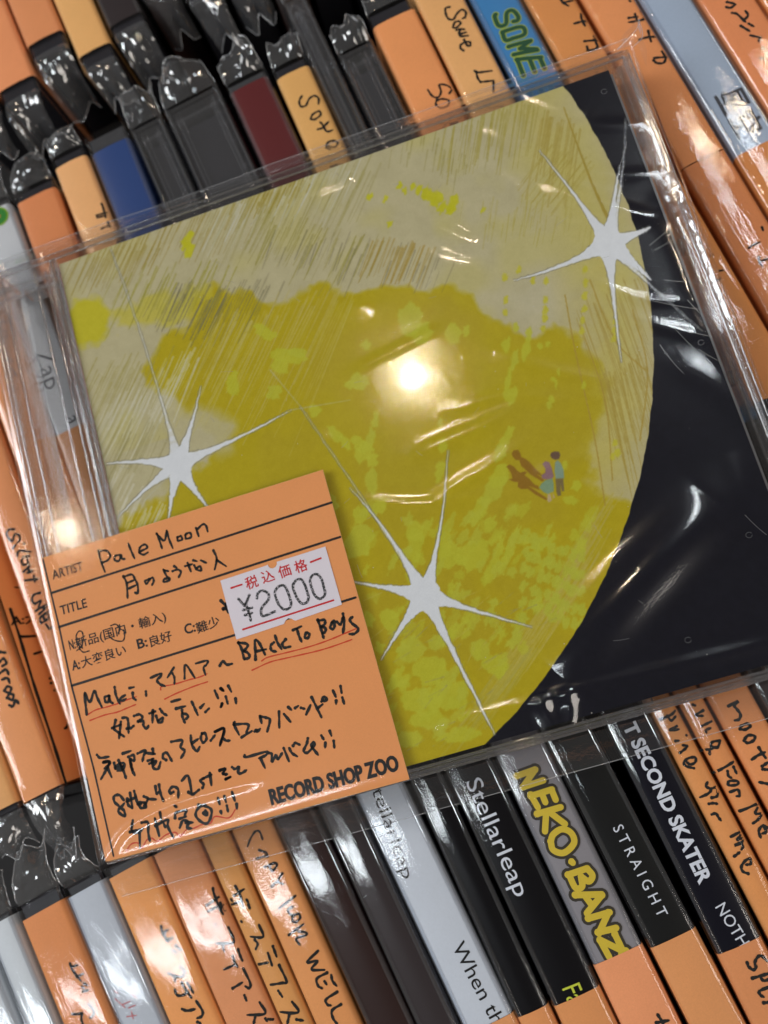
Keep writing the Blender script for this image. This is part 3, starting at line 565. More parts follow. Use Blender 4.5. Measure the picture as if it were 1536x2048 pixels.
def pl(P, w0, w1, rgb, a=1.0, **k):
    P = catmull(P, 4); n = len(P) - 1
    for i in range(n): seg(P[i], P[i + 1], w0 + (w1 - w0) * i / n, w0 + (w1 - w0) * (i + 1) / n, rgb, a, **k)
def dab(u, v, ru, rv, ang, rgb, a=1.0, seed=0, rough=.5):
    """a rough paint dab: radii in photo pixels, angle of its long axis in the picture"""
    t = np.linspace(0, 2 * math.pi, 15)[:-1]; r = np.random.RandomState(seed); k = 1 + r.uniform(-.22, .22, 14) * rough * 2
    c, s = math.cos(ang), math.sin(ang); P = [(u + (ru * math.cos(x) * c - rv * math.sin(x) * s) * kk, v + (ru * math.cos(x) * s + rv * math.sin(x) * c) * kk) for x, kk in zip(t, k)]
    Q = ap(HPi, P); m = .5; sx = 120 / (NG - 1); x0, y0 = np.maximum(0, ((Q.min(0) - m) / sx).astype(int)); x1, y1 = np.minimum(NG, ((Q.max(0) + m) / sx).astype(int) + 2)
    if x1 <= x0 or y1 <= y0: return
    X = GX[y0:y1, x0:x1]; Y = GY[y0:y1, x0:x1]; ins = np.zeros(X.shape, bool); ds = np.full(X.shape, 1e9)
    for i in range(len(Q)):
        xa, ya = Q[i]; xb, yb = Q[(i + 1) % len(Q)]
        if yb != ya: ins ^= ((ya > Y) != (yb > Y)) & (X < (xb - xa) * (Y - ya) / (yb - ya) + xa)
        dx, dy = xb - xa, yb - ya; tt = np.clip(((X - xa) * dx + (Y - ya) * dy) / (dx * dx + dy * dy + 1e-9), 0, 1); ds = np.minimum(ds, np.hypot(X - xa - tt * dx, Y - ya - tt * dy))
    sd = np.where(ins, ds, -ds) + (TEX[y0:y1, x0:x1] - .5) * .7; mk = np.clip(sd / .2 * .5 + .5, 0, 1) * a
    art[y0:y1, x0:x1] = art[y0:y1, x0:x1] * (1 - mk[..., None]) + np.array(rgb, float) * mk[..., None]
TEX = noise2(.7, 77, 3)
NAVY = (5, 7, 22); BEI = (180, 173, 136); OCH = (174, 158, 18); OCH2 = (169, 152, 30); LIME = (180, 182, 48); YG = (190, 186, 36); OLV = (160, 148, 60); GRY = (118, 114, 84); PAL = (208, 208, 186); STAR = (214, 219, 225)
art[:] = NAVY
# moon outline through points read from the print
MO = np.array([g2(*p) for p in [(1131,168),(1191,277),(1232,353),(1257,433),(1282,512),(1309,645),(1307,779),(1291,912),(1262,1024),(1224,1121),(1184,1197),(1124,1297),(1074,1377),(1024,1432),(969,1491)]])
A_ = np.column_stack([2 * MO, np.ones(len(MO))]); sol = np.linalg.lstsq(A_, (MO ** 2).sum(1), rcond=None)[0]; mc = sol[:2]; mr = math.sqrt(sol[2] + mc @ mc)
RM = np.hypot(GX - mc[0], GY - mc[1]) + (noise2(3, 3) - .5) * .5
moon = np.clip((mr - RM) / .15 + .5, 0, 1)
N1 = noise2(14, 21); N2 = noise2(5, 22, 4); N3 = noise2(1.2, 23, 3)
base = np.array(BEI)[None, None] * np.ones((NG, NG, 1))
art_bg = art.copy(); art = base + (N2[..., None] - .5) * 12
# yellowish veil on the right limb and near the top edge
limb = np.clip(1 - np.abs(RM - (mr - 8)) / 11, 0, 1) * .65 * (N2 * .8 + .5); put(np.clip(limb, 0, .8), (184, 170, 78))
put(np.clip((N1 - .52) * 3, 0, .5) * (GY > 75), (184, 176, 104))
BIG = [(290,735),(330,675),(385,650),(395,600),(430,570),(470,580),(520,600),(575,602),(622,585),(640,568),(662,570),(700,585),(745,572),(800,580),(850,574),(905,572),(940,592),(975,625),(1000,655),(1050,668),(1105,662),(1150,672),(1185,700),(1208,750),(1212,800),(1190,850),(1172,900),(1180,960),(1215,990),(1260,1010),(1260,1100),(1180,1260),(1060,1420),(960,1520),(800,1560),(300,1700),(100,1300),(225,1060),(290,1000),(330,985),(360,960),(420,930),(430,890),(410,850),(370,815),(300,780)]
put(poly_mask(BIG, .8, 2.2, 3.5, 8) * 1.0, OCH)
put(poly_mask(BIG, 1.0, 5.0, 9, 12) * np.clip((N1 - .5) * 4, 0, .6), OCH2)
put(poly_mask([(150,600),(200,590),(225,620),(215,660),(190,690),(155,690),(130,640)], .8, 1.6, 3, 9), (186, 178, 40))
put(poly_mask([(225,625),(330,590),(420,575),(430,600),(330,660),(240,650)], 1.2, 3.0, 3, 10) * .7, (186, 176, 54))
put(poly_mask([(330,840),(400,815),(470,850),(470,905),(400,905),(340,880)], 1.5, 1.5, 4, 19) * .9, BEI)
put(poly_mask([(1000,590),(1040,640),(1110,640),(1130,600),(1080,560)], 2.0, 2.0, 4, 13) * .25, (190, 186, 170))
put(poly_mask([(1200,560),(1260,540),(1280,760),(1250,900),(1210,960),(1195,850),(1215,720)], 3, 4, 4, 14) * .35, (190, 180, 90))
def hatch(P0, P1, n, dirv, Lr, w, rgb, a=.8, seed=0, jit=14, broken=.8):
    r = np.random.RandomState(seed)
    n = int(n * 1.8)
    for i in range(n):
        t = (i + .5) / n; p = np.array(P0) + (np.array(P1) - np.array(P0)) * t + r.uniform(-jit, jit, 2); L = r.uniform(*Lr); ww = w * .9 * r.uniform(.6, 1.5); dv = np.array(dirv) + r.uniform(-.05, .05, 2)
        seg(p, p + dv * L, ww, ww * .6, rgb, a * .9 * r.uniform(.5, 1), broken=broken * .6)
D1 = (-.42, .9); D2 = (-.36, .93); D3 = (-.16, .98); OL2 = (150, 134, 60)
hatch((230,470),(560,350),34, D1,(60,130),.34,OL2,.7,1,30)
hatch((150,520),(330,480),22, D1,(50,100),.34,OL2,.75,2,14)
hatch((430,420),(760,330),36, D1,(70,150),.36,(156,150,92),.7,3,40)
hatch((420,380),(700,300),30, D1,(60,140),.36,(190,190,172),.8,4,40)
hatch((480,390),(620,350),26, D1,(14,60),.45,(150,134,50),.75,5,24)
hatch((520,430),(760,500),26, D1,(40,110),.36,(146,140,70),.75,6,26)
hatch((560,470),(900,520),22, D2,(30,90),.34,GRY,.55,7,26)
hatch((740,480),(870,500),14, D2,(60,90),.42,(160,138,66),.8,8,10)
hatch((340,560),(450,600),16, D1,(60,110),.40,GRY,.75,9,18)
hatch((430,590),(560,560),14, D1,(60,130),.34,GRY,.6,10,16)
hatch((250,560),(470,530),22, D1,(50,110),.36,(150,146,60),.8,11,26)
hatch((560,600),(720,590),18, D1,(140,320),.36,(184,172,96),.62,12,20)
hatch((430,640),(560,640),16, D1,(120,280),.36,(186,176,110),.65,13,22)
hatch((220,830),(400,700),24, D1,(80,200),.40,(198,196,172),.75,14,24)
hatch((200,740),(330,720),20, D1,(60,150),.34,(156,148,80),.7,15,30)
hatch((230,860),(330,860),18, D1,(60,120),.36,(152,146,96),.6,16,26)
hatch((240,940),(330,1040),14, D1,(50,110),.5,(200,198,176),.7,17,24)
hatch((900,250),(1080,210),26, D3,(40,130),.40,(160,150,70),.7,18,20)
hatch((780,260),(960,320),20, D3,(14,50),.34,(150,144,80),.7,19,30)
hatch((1080,230),(1160,260),12, D3,(60,170),.55,(164,148,70),.75,20,12)
hatch((960,420),(1180,420),24, D3,(20,60),.34,(170,160,80),.6,21,40)
for k in range(11): pl([(1128 + k * 5, 215 + k * 14), (1165 + k * 5, 320 + k * 12), (1200 + k * 5, 400 + k * 10)], .34, .22, (160, 142, 60), .75, broken=.5)
hatch((1100,300),(1190,330),10, (-.6,.8),(70,130),.34,(164,150,66),.6,22,14)
hatch((1150,620),(1290,560),16, (.34,.94),(120,300),.32,(160,140,62),.65,23,20)
hatch((1200,760),(1280,720),14, (.22,.97),(120,260),.34,(162,142,60),.65,24,16)
hatch((1230,980),(1170,1120),24, (-.5,.86),(90,200),.42,(178,166,84),.55,25,22)
hatch((1180,1120),(1020,1330),30, (-.55,.83),(90,190),.42,(184,172,88),.5,26,24)
hatch((1080,1280),(960,1420),18, (-.6,.8),(70,150),.4,(170,162,70),.5,27,24)
for P in ([(1130,590),(1150,700),(1190,880),(1210,1010)], [(1180,560),(1230,680),(1290,740)], [(1160,650),(1210,800),(1225,960)], [(1265,620),(1295,740),(1280,880)]): pl(P, .32, .3, (164, 140, 56), .7, broken=.4)
# lime dabs
DABS = [(820,640,22,34,.1),(842,668,20,26,.4),(906,668,19,22,0),(932,662,8,12,0),(715,762,20,16,.2),(700,770,12,9,0),(575,712,36,15,.15),(560,732,20,14,.4),(592,705,18,10,0),(465,770,15,26,0),(732,690,11,11,0),(530,665,26,11,.5),(548,785,14,16,.3),(630,820,11,12,.4),
 (670,868,11,20,-.7),(690,885,9,20,-.7),(740,880,10,26,.25),(728,905,18,22,.2),(745,920,12,14,.3),(720,890,20,14,.8),(742,962,12,28,.0),(750,845,8,14,.2),(752,830,6,8,0),(890,1090,12,30,.1),(880,850,5,16,0),(885,890,8,18,.1),(880,940,9,24,.2),(1015,770,6,30,.15),(1030,720,7,20,.2),(1052,700,8,24,.3),(1025,790,9,20,.2),(1010,880,10,34,.5),(1000,905,12,20,.5),(1058,668,7,12,.3),(1095,690,6,6,0),(1080,692,7,7,0),(1118,745,3,8,0),(1112,770,3,8,0),(1107,758,5,5,0),(1103,800,6,8,0),(1098,812,6,8,.2),(1168,770,4,10,.3),(1012,690,8,16,.2),(1032,655,6,10,0),
 (660,1000,12,26,-.6),(640,960,10,14,0),(720,1030,14,20,0),(830,1060,18,22,.2),(720,1080,26,40,.4),(830,1090,16,32,.1),(900,1110,22,30,.2),(960,1020,14,36,.5),(985,985,16,40,.6),(1000,950,16,30,.5),(950,1110,26,40,.6),(990,1120,10,60,.35),(1020,1100,8,60,.35),(1050,1080,12,12,0),(780,1240,20,20,0),(735,1240,14,18,0),(820,1300,30,26,.3),(860,1340,34,30,.2),(900,1390,40,30,0),(830,1400,30,26,0),(960,1300,22,22,.3),(990,1330,26,24,.3),(860,1440,40,20,0),(920,1470,40,16,-.2),(820,1480,26,16,0),(1130,930,5,10,.4),(1152,970,9,12,0),(1142,1000,14,10,.3)]
for i, (u, v, ru, rv, an) in enumerate(DABS): dab(u, v, ru, rv, an, LIME if i % 4 else (178, 180, 54), .8, i)
r = np.random.RandomState(9)
for i in range(190):
    u = r.uniform(730, 1230); v = r.uniform(1010, 1480)
    q = g2(u, v)
    if math.hypot(*(q - mc)) > mr - 6 or q[0] < 28: continue
    dab(u, v, r.uniform(5, 14), r.uniform(9, 26), r.uniform(.3, .8), LIME if r.rand() < .6 else (178, 180, 56), r.uniform(.45, .85), i + 300, .8)
for i in range(46): dab(1050 + (i % 9) * 14 + r.uniform(-4, 4), 1070 + (i // 9) * 34 + (i % 9) * 6 + r.uniform(-5, 5), 9, 13, .2, (176, 180, 56), .8, i + 700, .6)
for i in range(70):
    u = r.uniform(760, 1130); v = r.uniform(1180, 1480); 
    if math.hypot(*(g2(u, v) - mc)) < mr - 4: seg((u, v), (u + r.uniform(-40, -14), v + r.uniform(6, 34)), .25, .2, (150, 146, 96) if r.rand() < .5 else (182, 172, 84), .55, broken=.8)
for u, v, s in [(850,385,16),(862,392,14),(875,400,16),(885,415,12),(905,408,18),(900,420,12),(838,378,10),(825,372,8),(740,393,8),(770,398,7),(780,448,7),(800,372,9),(966,420,5),(810,380,8),(375,480,16),(380,500,14),(368,492,8)]: dab(u, v, s * .6, s, .5, (186, 184, 30), .9, int(u), .8)
for u, v in [(1092,560),(1092,598),(1090,620),(1090,638),(1086,658),(1170,540),(1172,565),(1170,592),(1168,618),(1166,640),(1164,662),(1066,560),(1231,642),(1230,660),(1228,676),(1038,540),(1010,555),(1012,598),(1010,624),(1235,905),(1230,885),(1226,912)]: dab(u, v, 5, 8, .2, (186, 180, 52), .9, int(u + v), .4); 
# sparkles
def sparkle(c, tips, rad):
    r = np.random.RandomState(int(c[0])); cc = np.array(c, float)
    rays = []
    for tp in tips:
        e = np.array(tp[:2], float); L = np.linalg.norm(e - cc); n = 26; d = (e - cc) / L; nn = np.array([-d[1], d[0]]); b = r.uniform(-.035, .035) * L; wd = tp[2] if len(tp) > 2 else 1
        pts = [cc + (e - cc) * (k / n) + nn * (b * math.sin(k / n * math.pi) + r.normal(0, .5)) for k in range(n + 1)]
        ws = [(rad * .98 * math.exp(-(k / n) * L / (rad * 1.1)) + 1.9 * wd * (1 - k / n) ** .8 * r.uniform(.7, 1.3) + .2) / 9.7 * 1.64 for k in range(n + 1)]
        rays.append((pts, ws, wd, nn))
    for pts, ws, wd, nn in rays:
        for sd in (-1, 1):
            for k in range(len(pts) - 1):
                o0 = nn * sd * (ws[k] * 9.7 / 2 + 1.5 + r.uniform(-1, 1)); o1 = nn * sd * (ws[k + 1] * 9.7 / 2 + 1.5 + r.uniform(-1, 1)); seg(pts[k] + o0, pts[k + 1] + o1, .16, .16, (118, 120, 112), .75, broken=.5)
    for pts, ws, wd, nn in rays:
        for k in range(len(pts) - 1): seg(pts[k], pts[k + 1], ws[k], ws[k + 1], STAR, 1.0 if wd >= 1 else .7, soft=.16)
    dab(c[0], c[1], rad * .9, rad * .9, 0, STAR, 1, 3, .5)
art = art * moon[..., None] + art_bg * (1 - moon[..., None])
sparkle((357, 928), [(222, 500, .5), (402, 772), (582, 820, 2.2), (212, 928, 1.6), (235, 1036, 1.2), (336, 1042, 1.4), (414, 1012, 1.6)], 29)
sparkle((1217, 487), [(1078, 300, 1.4), (1252, 236, .8), (1240, 330, 1.6), (1028, 561, 2.0), (1243, 725, 1.6), (1302, 560, 3), (1396, 655, .4), (1300, 455, 1.2)], 30)
sparkle((850, 1190), [(700, 975, 1.6), (600, 812, .5), (896, 900, 1.2), (700, 1163, 2), (762, 1320, 1.8), (990, 1470, 3.0), (1064, 1255, 1.8)], 30)
for p, q in [((582,820),(700,800)), ((540,740),(600,812)), ((222,500),(200,440)), ((1396,655),(1405,662)), ((290,1000),(340,950)), ((1300,490),(1410,400)), ((1310,500),(1400,450))]: seg(p, q, .3, .2, (176, 178, 160), .45)
# two small standing figures and their shadows
F6 = lambda P: [(980 + x / 7.68, 880 + y / 7.68) for x, y in P]
def fig(P, rgb, a=1.0): put(poly_mask(F6(P), .14) * a, rgb)
SHD = (140, 104, 26)
fig([(330,210),(360,160),(430,150),(465,200),(480,260),(540,285),(600,330),(700,440),(790,530),(800,560),(730,530),(840,620),(800,640),(620,530),(560,470),(480,400),(450,310),(400,310),(350,260)], SHD)
fig([(250,410),(300,375),(370,410),(420,470),(470,500),(540,480),(570,500),(530,540),(600,590),(680,680),(740,700),(760,770),(600,710),(900,910),(860,925),(700,840),(580,750),(480,755),(425,720),(430,650),(360,640),(290,605),(345,590),(330,520),(290,450)], SHD)
fig([(925,240),(940,195),(990,175),(1060,180),(1080,230),(1060,290),(1000,305),(950,280)], (100, 78, 62)); fig([(1000,340),(1040,310),(1090,360),(1130,460),(1140,590),(1010,600),(990,480)], (128, 150, 130))
fig([(1005,595),(1125,590),(1140,780),(1105,790),(1085,700),(1090,850),(1040,860),(1020,800)], (118, 104, 66)); fig([(800,370),(850,325),(910,340),(950,430),(980,560),(940,610),(850,605),(800,590),(790,540),(850,500),(850,440)], (138, 106, 112))
fig([(850,620),(960,590),(980,680),(980,790),(890,830),(820,800),(755,730),(790,670)], (124, 150, 118)); fig([(885,830),(930,830),(950,930),(905,960),(880,930)], (180, 160, 120)); fig([(960,800),(1000,880),(970,900)], (180, 160, 120))
art = art + (N3[..., None] - .5) * 7 + rng.normal(0, 2.0, (NG, NG, 1)); art = np.clip(art, 0, 255)
a01 = art / 255; ALB = np.where(a01 <= .04045, a01 / 12.92, ((a01 + .055) / 1.055) ** 2.4) * 1.0
def art_material():
    m = bpy.data.materials.new('cover_print'); m.use_nodes = True; nt = m.node_tree; p = nt.nodes['Principled BSDF']
    vc = N(nt, 'ShaderNodeVertexColor'); vc.layer_name = 'print'; nt.links.new(vc.outputs[0], p.inputs['Base Color'])
    p.inputs['Roughness'].default_value = .6; p.inputs['Specular IOR Level'].default_value = .08; return m
P = np.zeros((NG, NG, 3)); P[..., 0] = GX; P[..., 1] = GY
V, F = grid(P); cov = am('cover_print', V, F, art_material())
ca = cov.data.color_attributes.new('print', 'FLOAT_COLOR', 'POINT'); buf = np.ones((NG * NG, 4), np.float32); buf[:, :3] = ALB.reshape(-1, 3); ca.data.foreach_set('color', buf.ravel())
V, F = box(0, 120, 0, 120, -1.2, -.05); am('booklet', V, F, paper('booklet_paper', (200, 198, 190), .6))
# ---- jewel case
XL, XR, YB, YT = -17.0, 124.6, -2.4, 122.4; ZT = 1.2; ZB = -9.1
CASE = clear('jewel_case_plastic', tint=(.95, .95, .955), f0=.10, rough=.05, bump=.2, bscale=160, bdist=.0006, haze=.03, body=.3)
PANE = clear('jewel_case_pane', tint=(.985, .985, .985), f0=.018, rough=.055)
V, F = grid(np.array([[(x, y, ZT) for x in (XL + 4.2, XR - 1.4)] for y in (YB + 1.4, YT - 1.4)])); am('lid_pane', V, F, PANE)
parts = [box(XL + 4, XR, YT - 1.3, YT, -4.6, ZT, .3), box(XL + 4, XR, YB, YB + 1.3, -4.6, ZT, .3), box(XR - 1.3, XR, YB + 1.3, YT - 1.3, -4.6, ZT, .3),
         box(-1.6, -.5, YB + 1.3, YT - 1.3, -.8, ZT - .05, .25)]
V, F = join(parts); am('lid_frame', V, F, CASE)
parts = [box(XL, XR - .2, YT - 1.2, YT - .1, ZB, -4.8, .2), box(XL, XR - .2, YB + .1, YB + 1.2, ZB, -4.8, .2), box(XR - 2.6, XR - 1.4, YB + 1.5, YT - 1.5, ZB, -1.0, .3), box(XL, XL + 4.0, YB + .3, YT - .3, ZB, .2, .6),
         box(-4.6, -3.9, YB + 2, YT - 2, ZB + .3, -2.0, .3)]
V, F = join(parts); am('case_base', V, F, CASE)
parts = [box(XL + .4, XL + 3.4, YT - 8.5, YT - 6.8, -1, .8, .3), box(XL + .4, XL + 6, YT - 5.2, YT - 3.6, -3, .9, .3), box(-9, -2.2, YT - 6.5, YT - 5.0, -4, -.3, .3), box(XL + .4, XL + 6, YB + 3.6, YB + 5.2, -3, .9, .3)]
for i, x in enumerate((14, 38, 62, 88, 110)): parts.append(box(x - .9, x + .9, YT - 2.6, YT - 1.35, -3.4, -.4, .2)); parts.append(box(x - .9, x + .9, YB + 1.35, YB + 2.6, -3.4, -.4, .2))
for y in (24, 52, 80, 104): parts.append(box(XR - 3.6, XR - 2.7, y - 1.2, y + 1.2, -4, -.4, .2))
V, F = join(parts); am('hinge_tabs', V, F, CASE)
V, F = box(-.6, XR - 3.8, .2, 119.8, -8.8, -1.4); am('disc_tray', V, F, paper('tray_plastic', (120, 120, 124), .3, .5))
parts = []
def rod(x0, y0, x1, y1, z, r_=.22):
    parts.append(tube([(x0 + (x1 - x0) * t, y0 + (y1 - y0) * t, z) for t in np.linspace(0, 1, 24)], r_, 8))
for k, (dz, dd) in enumerate([(ZT - .1, .2), (.1, .75), (ZT - .15, 1.5), (-4.4, .3), (-5.2, 1.3)]):
    rod(XL + 1, YT - dd, XR - 1, YT - dd, dz); rod(XL + 1, YB + dd, XR - 1, YB + dd, dz); rod(XR - dd, YB + 1, XR - dd, YT - 1, dz)
for x, z in ((XL + .3, 0), (XL + 1.4, .35), (XL + 3.8, .1), (-6.2, -1.1), (-4.1, -1.9), (-2.4, -.6), (-1.4, .9), (-.8, .2)): rod(x, YB + 1.5, x, YT - 1.5, z, .26)
for y, z in ((YT - 6.2, 0), (YT - 4.4, .6)): rod(XL + 1, y, -1.6, y, z)
V, F = join(parts); am('case_ridge', V, F, clear('rounded_case_edge', tint=(.9, .9, .92), f0=.22, rough=.06, haze=.05, body=.2), smooth=True)  # rods added along rounded edges and ridges to catch lamps as bright lines
# ---- the orange card under the wrap
ZC = 1.45
def cpoly(pts, z, crop=(0, 0, 1)): return np.array([[*px2c(crop[0] + x / crop[2], crop[1] + y / crop[2], z), z] for x, y in pts])
CO = cpoly([(83, 1117), (645, 940), (818, 1558), (216, 1722)], ZC); nx, ny = 24, 24; P = np.zeros((ny, nx, 3))
for j in range(ny):
    for i in range(nx):
        s, t = i / (nx - 1), j / (ny - 1); P[j, i] = (CO[3] * (1 - s) + CO[2] * s) * (1 - t) + (CO[0] * (1 - s) + CO[1] * s) * t
CARD = paper('shop_card', (222, 147, 90), .6, .2, .05, 3200)
V, F = grid(P); card = am('shop_card', V, F, CARD, smooth=True)
E0, E1 = CO[3].copy(), CO[0].copy(); Pf = np.zeros((12, 7, 3))
for j in range(12):
    t = j / 11; e = E0 * (1 - t) + E1 * t
    for i, (dx, dz) in enumerate([(0, 0), (-.35, -.08), (-.62, -.35), (-.75, -.8), (-.78, -3), (-.7, -6), (-.6, -9.5)]): Pf[j, i] = e + (dx, 0, dz)
V, F = grid(Pf[:, ::-1]); am('card_fold', V, F, CARD, card, True)
# thin cut edge of the card
EC = [CO[0], CO[1], CO[2], CO[3]]; V, F = tube(np.array([CO[3] + (0.02, 0, -.12), CO[2] + (0, 0, -.12), CO[1] + (0, 0, -.12), CO[0] + (0, 0, -.12)]), .12, 6); am('card_edge', V, F, orange(2), card)
def cink(name, SS, crop, w, mat, parent, z=ZC + .05, **k):
    V, F = strokes(crop, SS, w, ZI + z, **k); am(name, np.column_stack([V, np.full(len(V), ZI + z)]), F, mat, parent, raw=True)
def ctext(name, s, p0, p1, h, mat, parent, z=ZC + .05, bold=0.0):
    V, F = placed_text(s, p0, p1, h, ZI + z, bold); am(name, np.column_stack([V, np.full(len(V), ZI + z)]), F, mat, parent, raw=True)
K1 = (0, 1024, 3); K3 = (150, 1340, 5.12); K4 = (430, 1360, 5.12); K5 = (190, 1520, 5.12); K6 = (430, 1090, 5.12); K7 = (120, 1220, 5.12); PXX = (0, 0, 1)
for nm, SS, w in [('ruled_line', [[(103, 1186), (663, 1005)]], .30), ('ruled_line', [[(118, 1254), (680, 1074)]], .30), ('ruled_line', [[(145, 1371), (711, 1195)]], .30), ('ruled_line', [[(86, 1119), (118, 1253)], [(118, 1253), (143, 1371)], [(143, 1371), (187, 1536)], [(187, 1536), (227, 1712)]], .22)]:
    cink(nm, SS, PXX, w * 1.5, PRINT, card, straight=True, jitter=False)
for s, p0, p1, h, b in [('ARTIST', (106, 1159), (167, 1140), 17, .012), ('TITLE', (122, 1230), (175, 1214), 17, .012), ('N:', (140, 1300), (152, 1296), 18, .02), ('新品(国内・輸入)', (153, 1296), (333, 1240), 15.5, .006), ('A:', (145, 1341), (161, 1337), 18, .02), ('大変良い', (164, 1335), (253, 1307), 15.5, .006),
        ('B:', (276, 1298), (296, 1292), 18, .02), ('良好', (301, 1293), (345, 1279), 15.5, .006), ('C:', (371, 1269), (392, 1262), 18, .02), ('難少', (395, 1266), (441, 1249), 15.5, .006), ('RECORD SHOP ZOO', (543, 1609), (799, 1539), 28, .027), ('RECORD SHOP ZOO', (543.8, 1608.6), (799.8, 1538.6), 28, .028), ('RECORD SHOP ZOO', (542.4, 1609.2), (798.4, 1539.2), 28, .026), ('RECORD SHOP ZOO', (544.2, 1608.8), (800.2, 1538.8), 28, .0265), ('RECORD SHOP ZOO', (543.1, 1609.8), (799.1, 1539.8), 28, .0275)]:
    ctext('printed_lettering', s, p0, p1, h * 1.05, PRINT, card, bold=b + .004, z=ZC + .05 + b * .3)
cink('handwriting', [[(590,230),(605,290),(630,360)],[(592,235),(638,232),(662,262),(645,290),(612,305)],[(715,258),(690,265),(690,290),(715,292),(726,255),(732,280),(750,282)],[(770,190),(790,240),(808,280)],[(838,238),(882,215),(870,195),(842,210),(835,240),(860,256),(888,242)],[(940,130),(955,165),(972,218)],[(940,130),(985,172),(1000,112)],[(1000,112),(1015,165),(1037,218)],
 [(1065,152),(1067,172),(1092,165),(1085,145),(1065,152)],[(1112,140),(1117,160),(1146,150),(1140,125),(1115,132),(1112,142)],[(1175,95),(1192,145)],[(1182,105),(1215,75),(1236,82),(1246,118)],
 [(740,385),(760,430),(765,515)],[(740,390),(790,375),(810,405),(826,440),(826,488),(808,482)],[(765,425),(802,410)],[(775,458),(818,438)],[(895,402),(870,415),(880,430),(900,402),(916,395),(922,415),(912,438)],[(985,350),(1010,355)],[(980,345),(1000,385),(1020,405),(985,420),(985,402),(1012,398)],[(1045,325),(1062,336)],[(1035,355),(1065,345),(1085,360),(1072,392)],
 [(1110,325),(1152,313)],[(1125,305),(1145,357)],[(1160,290),(1182,296)],[(1165,320),(1180,345),(1208,350),(1198,325),(1178,340)],[(1205,290),(1237,305)],[(1280,230),(1300,280),(1288,345)],[(1300,288),(1357,326)]], K1, .44, INK, card)
cink('handwriting', [[(120,455),(108,350),(98,235),(152,330),(195,215),(230,290),(275,380)],[(345,265),(305,278),(312,325),(340,325),(350,265),(360,320),(387,342)],[(405,175),(420,260),(460,345)],[(512,258),(465,290),(480,316),(522,295)],[(590,235),(595,280),(622,307)],[(558,185),(602,175)],[(725,220),(728,265)],[(775,80),(870,40),(880,60),(840,105),(870,145),(922,166)],
 [(415,515),(400,600),(445,640),(502,682)],[(380,595),(470,558)],[(468,530),(460,620),(450,702)],[(485,490),(530,490),(545,540),(548,645)],[(532,600),(570,595),(602,570)],[(605,470),(660,455),(690,490),(640,532),(700,522),(700,570),(735,600),(752,568)],[(760,445),(822,424)],[(797,415),(792,540)],[(830,470),(855,535),(890,530),(896,490),(850,520)],[(870,400),(900,440),(940,465)],
 [(985,325),(1077,300)],[(1035,395),(1132,370)],[(1095,410),(1100,480),(1125,540)],[(1100,440),(1150,460),(1152,490),(1128,502)],[(1195,325),(1225,390),(1257,462)],[(1285,385),(1322,345)],[(1335,430),(1372,393)],[(1430,210),(1465,290)],[(1490,190),(1522,216)],[(1505,345),(1490,380)],
 [(225,870),(260,900),(345,888)],[(290,940),(350,935),(340,975),(300,1010)],[(490,855),(572,828)],[(545,890),(600,872),(602,930),(560,912),(575,980),(590,1025)],[(640,855),(722,822),(702,880),(690,936)],[(730,850),(817,860)],[(795,810),(802,862)],[(745,930),(802,908)],[(760,960),(830,930),(800,985)],[(790,920),(800,1000),(850,1012),(876,940)],[(932,922),(900,900),(905,860),(940,850),(992,932)],[(985,735),(1097,720),(1080,790),(1122,830),(1085,902)],
 [(1185,670),(1195,760),(1245,832),(1277,785)],[(1200,748),(1262,705)],[(1300,650),(1288,700),(1315,745),(1347,700),(1328,645),(1300,655)],[(1390,722),(1432,668)],[(1435,630),(1527,605),(1485,772)]], K3, .50, INK, card)
cink('handwriting', [[(1165,590),(1100,692)],[(1150,650),(1170,690),(1172,757)],[(1275,702),(1285,560),(1382,697)],[(1390,548),(1507,518),(1500,560),(1470,590),(1490,667)]], K7, .42, INK, card)
cink('pen_circle', [[(230,390),(180,350),(165,270),(190,220),(225,225),(238,290),(220,370),(170,417)],[(200,400),(240,432),(300,418)],[(520,160),(570,145),(602,180),(602,250)],[(500,270),(560,310),(640,317),(662,260),(650,200)]], K7, .24, INK, card)
cink('handwriting', [[(60,85),(87,112)],[(135,60),(167,122)],[(110,170),(130,242)],[(75,240),(60,277)],[(210,190),(216,242)],[(0,530),(90,500),(50,672)],[(80,590),(110,620),(152,620)],[(200,430),(195,460),(247,562)],[(195,455),(337,455),(320,542)],[(272,587),(377,523)],[(405,527),(425,508),(430,532),(462,498)],[(460,370),(477,442)],[(470,375),(520,385),(562,410),(535,527)],[(655,323),(658,487)],[(705,348),(772,428)],[(750,278),(782,307)],[(820,287),(852,265)],[(880,285),(917,296)],[(933,353),(977,258)],[(990,178),(1040,280),(1090,382)],[(1060,282),(1102,248)],[(1090,220),(1115,170),(1147,205),(1098,217)],[(1208,108),(1237,173)],[(1240,213),(1240,247)],[(1285,63),(1296,132)],[(1303,178),(1322,242)],
 [(55,922),(102,910),(85,950),(112,975)],[(115,1012),(157,993)],[(175,893),(205,912),(247,890),(235,950),(270,955),(322,923)],[(303,768),(320,790),(522,735),(520,770),(448,802)],[(470,810),(512,902)],[(555,748),(580,760),(585,837),(625,770),(645,810),(687,748)],[(703,698),(757,832)],[(760,698),(790,750),(842,782)],[(800,672),(820,645),(867,663)],[(950,598),(940,650),(908,725),(950,742),(1020,660),(1002,640),(990,680),(1055,767)],[(1088,568),(1112,607)],[(1130,643),(1127,692)],[(1175,523),(1192,572)],[(1215,623),(1222,692)]], K4, .50, INK, card)
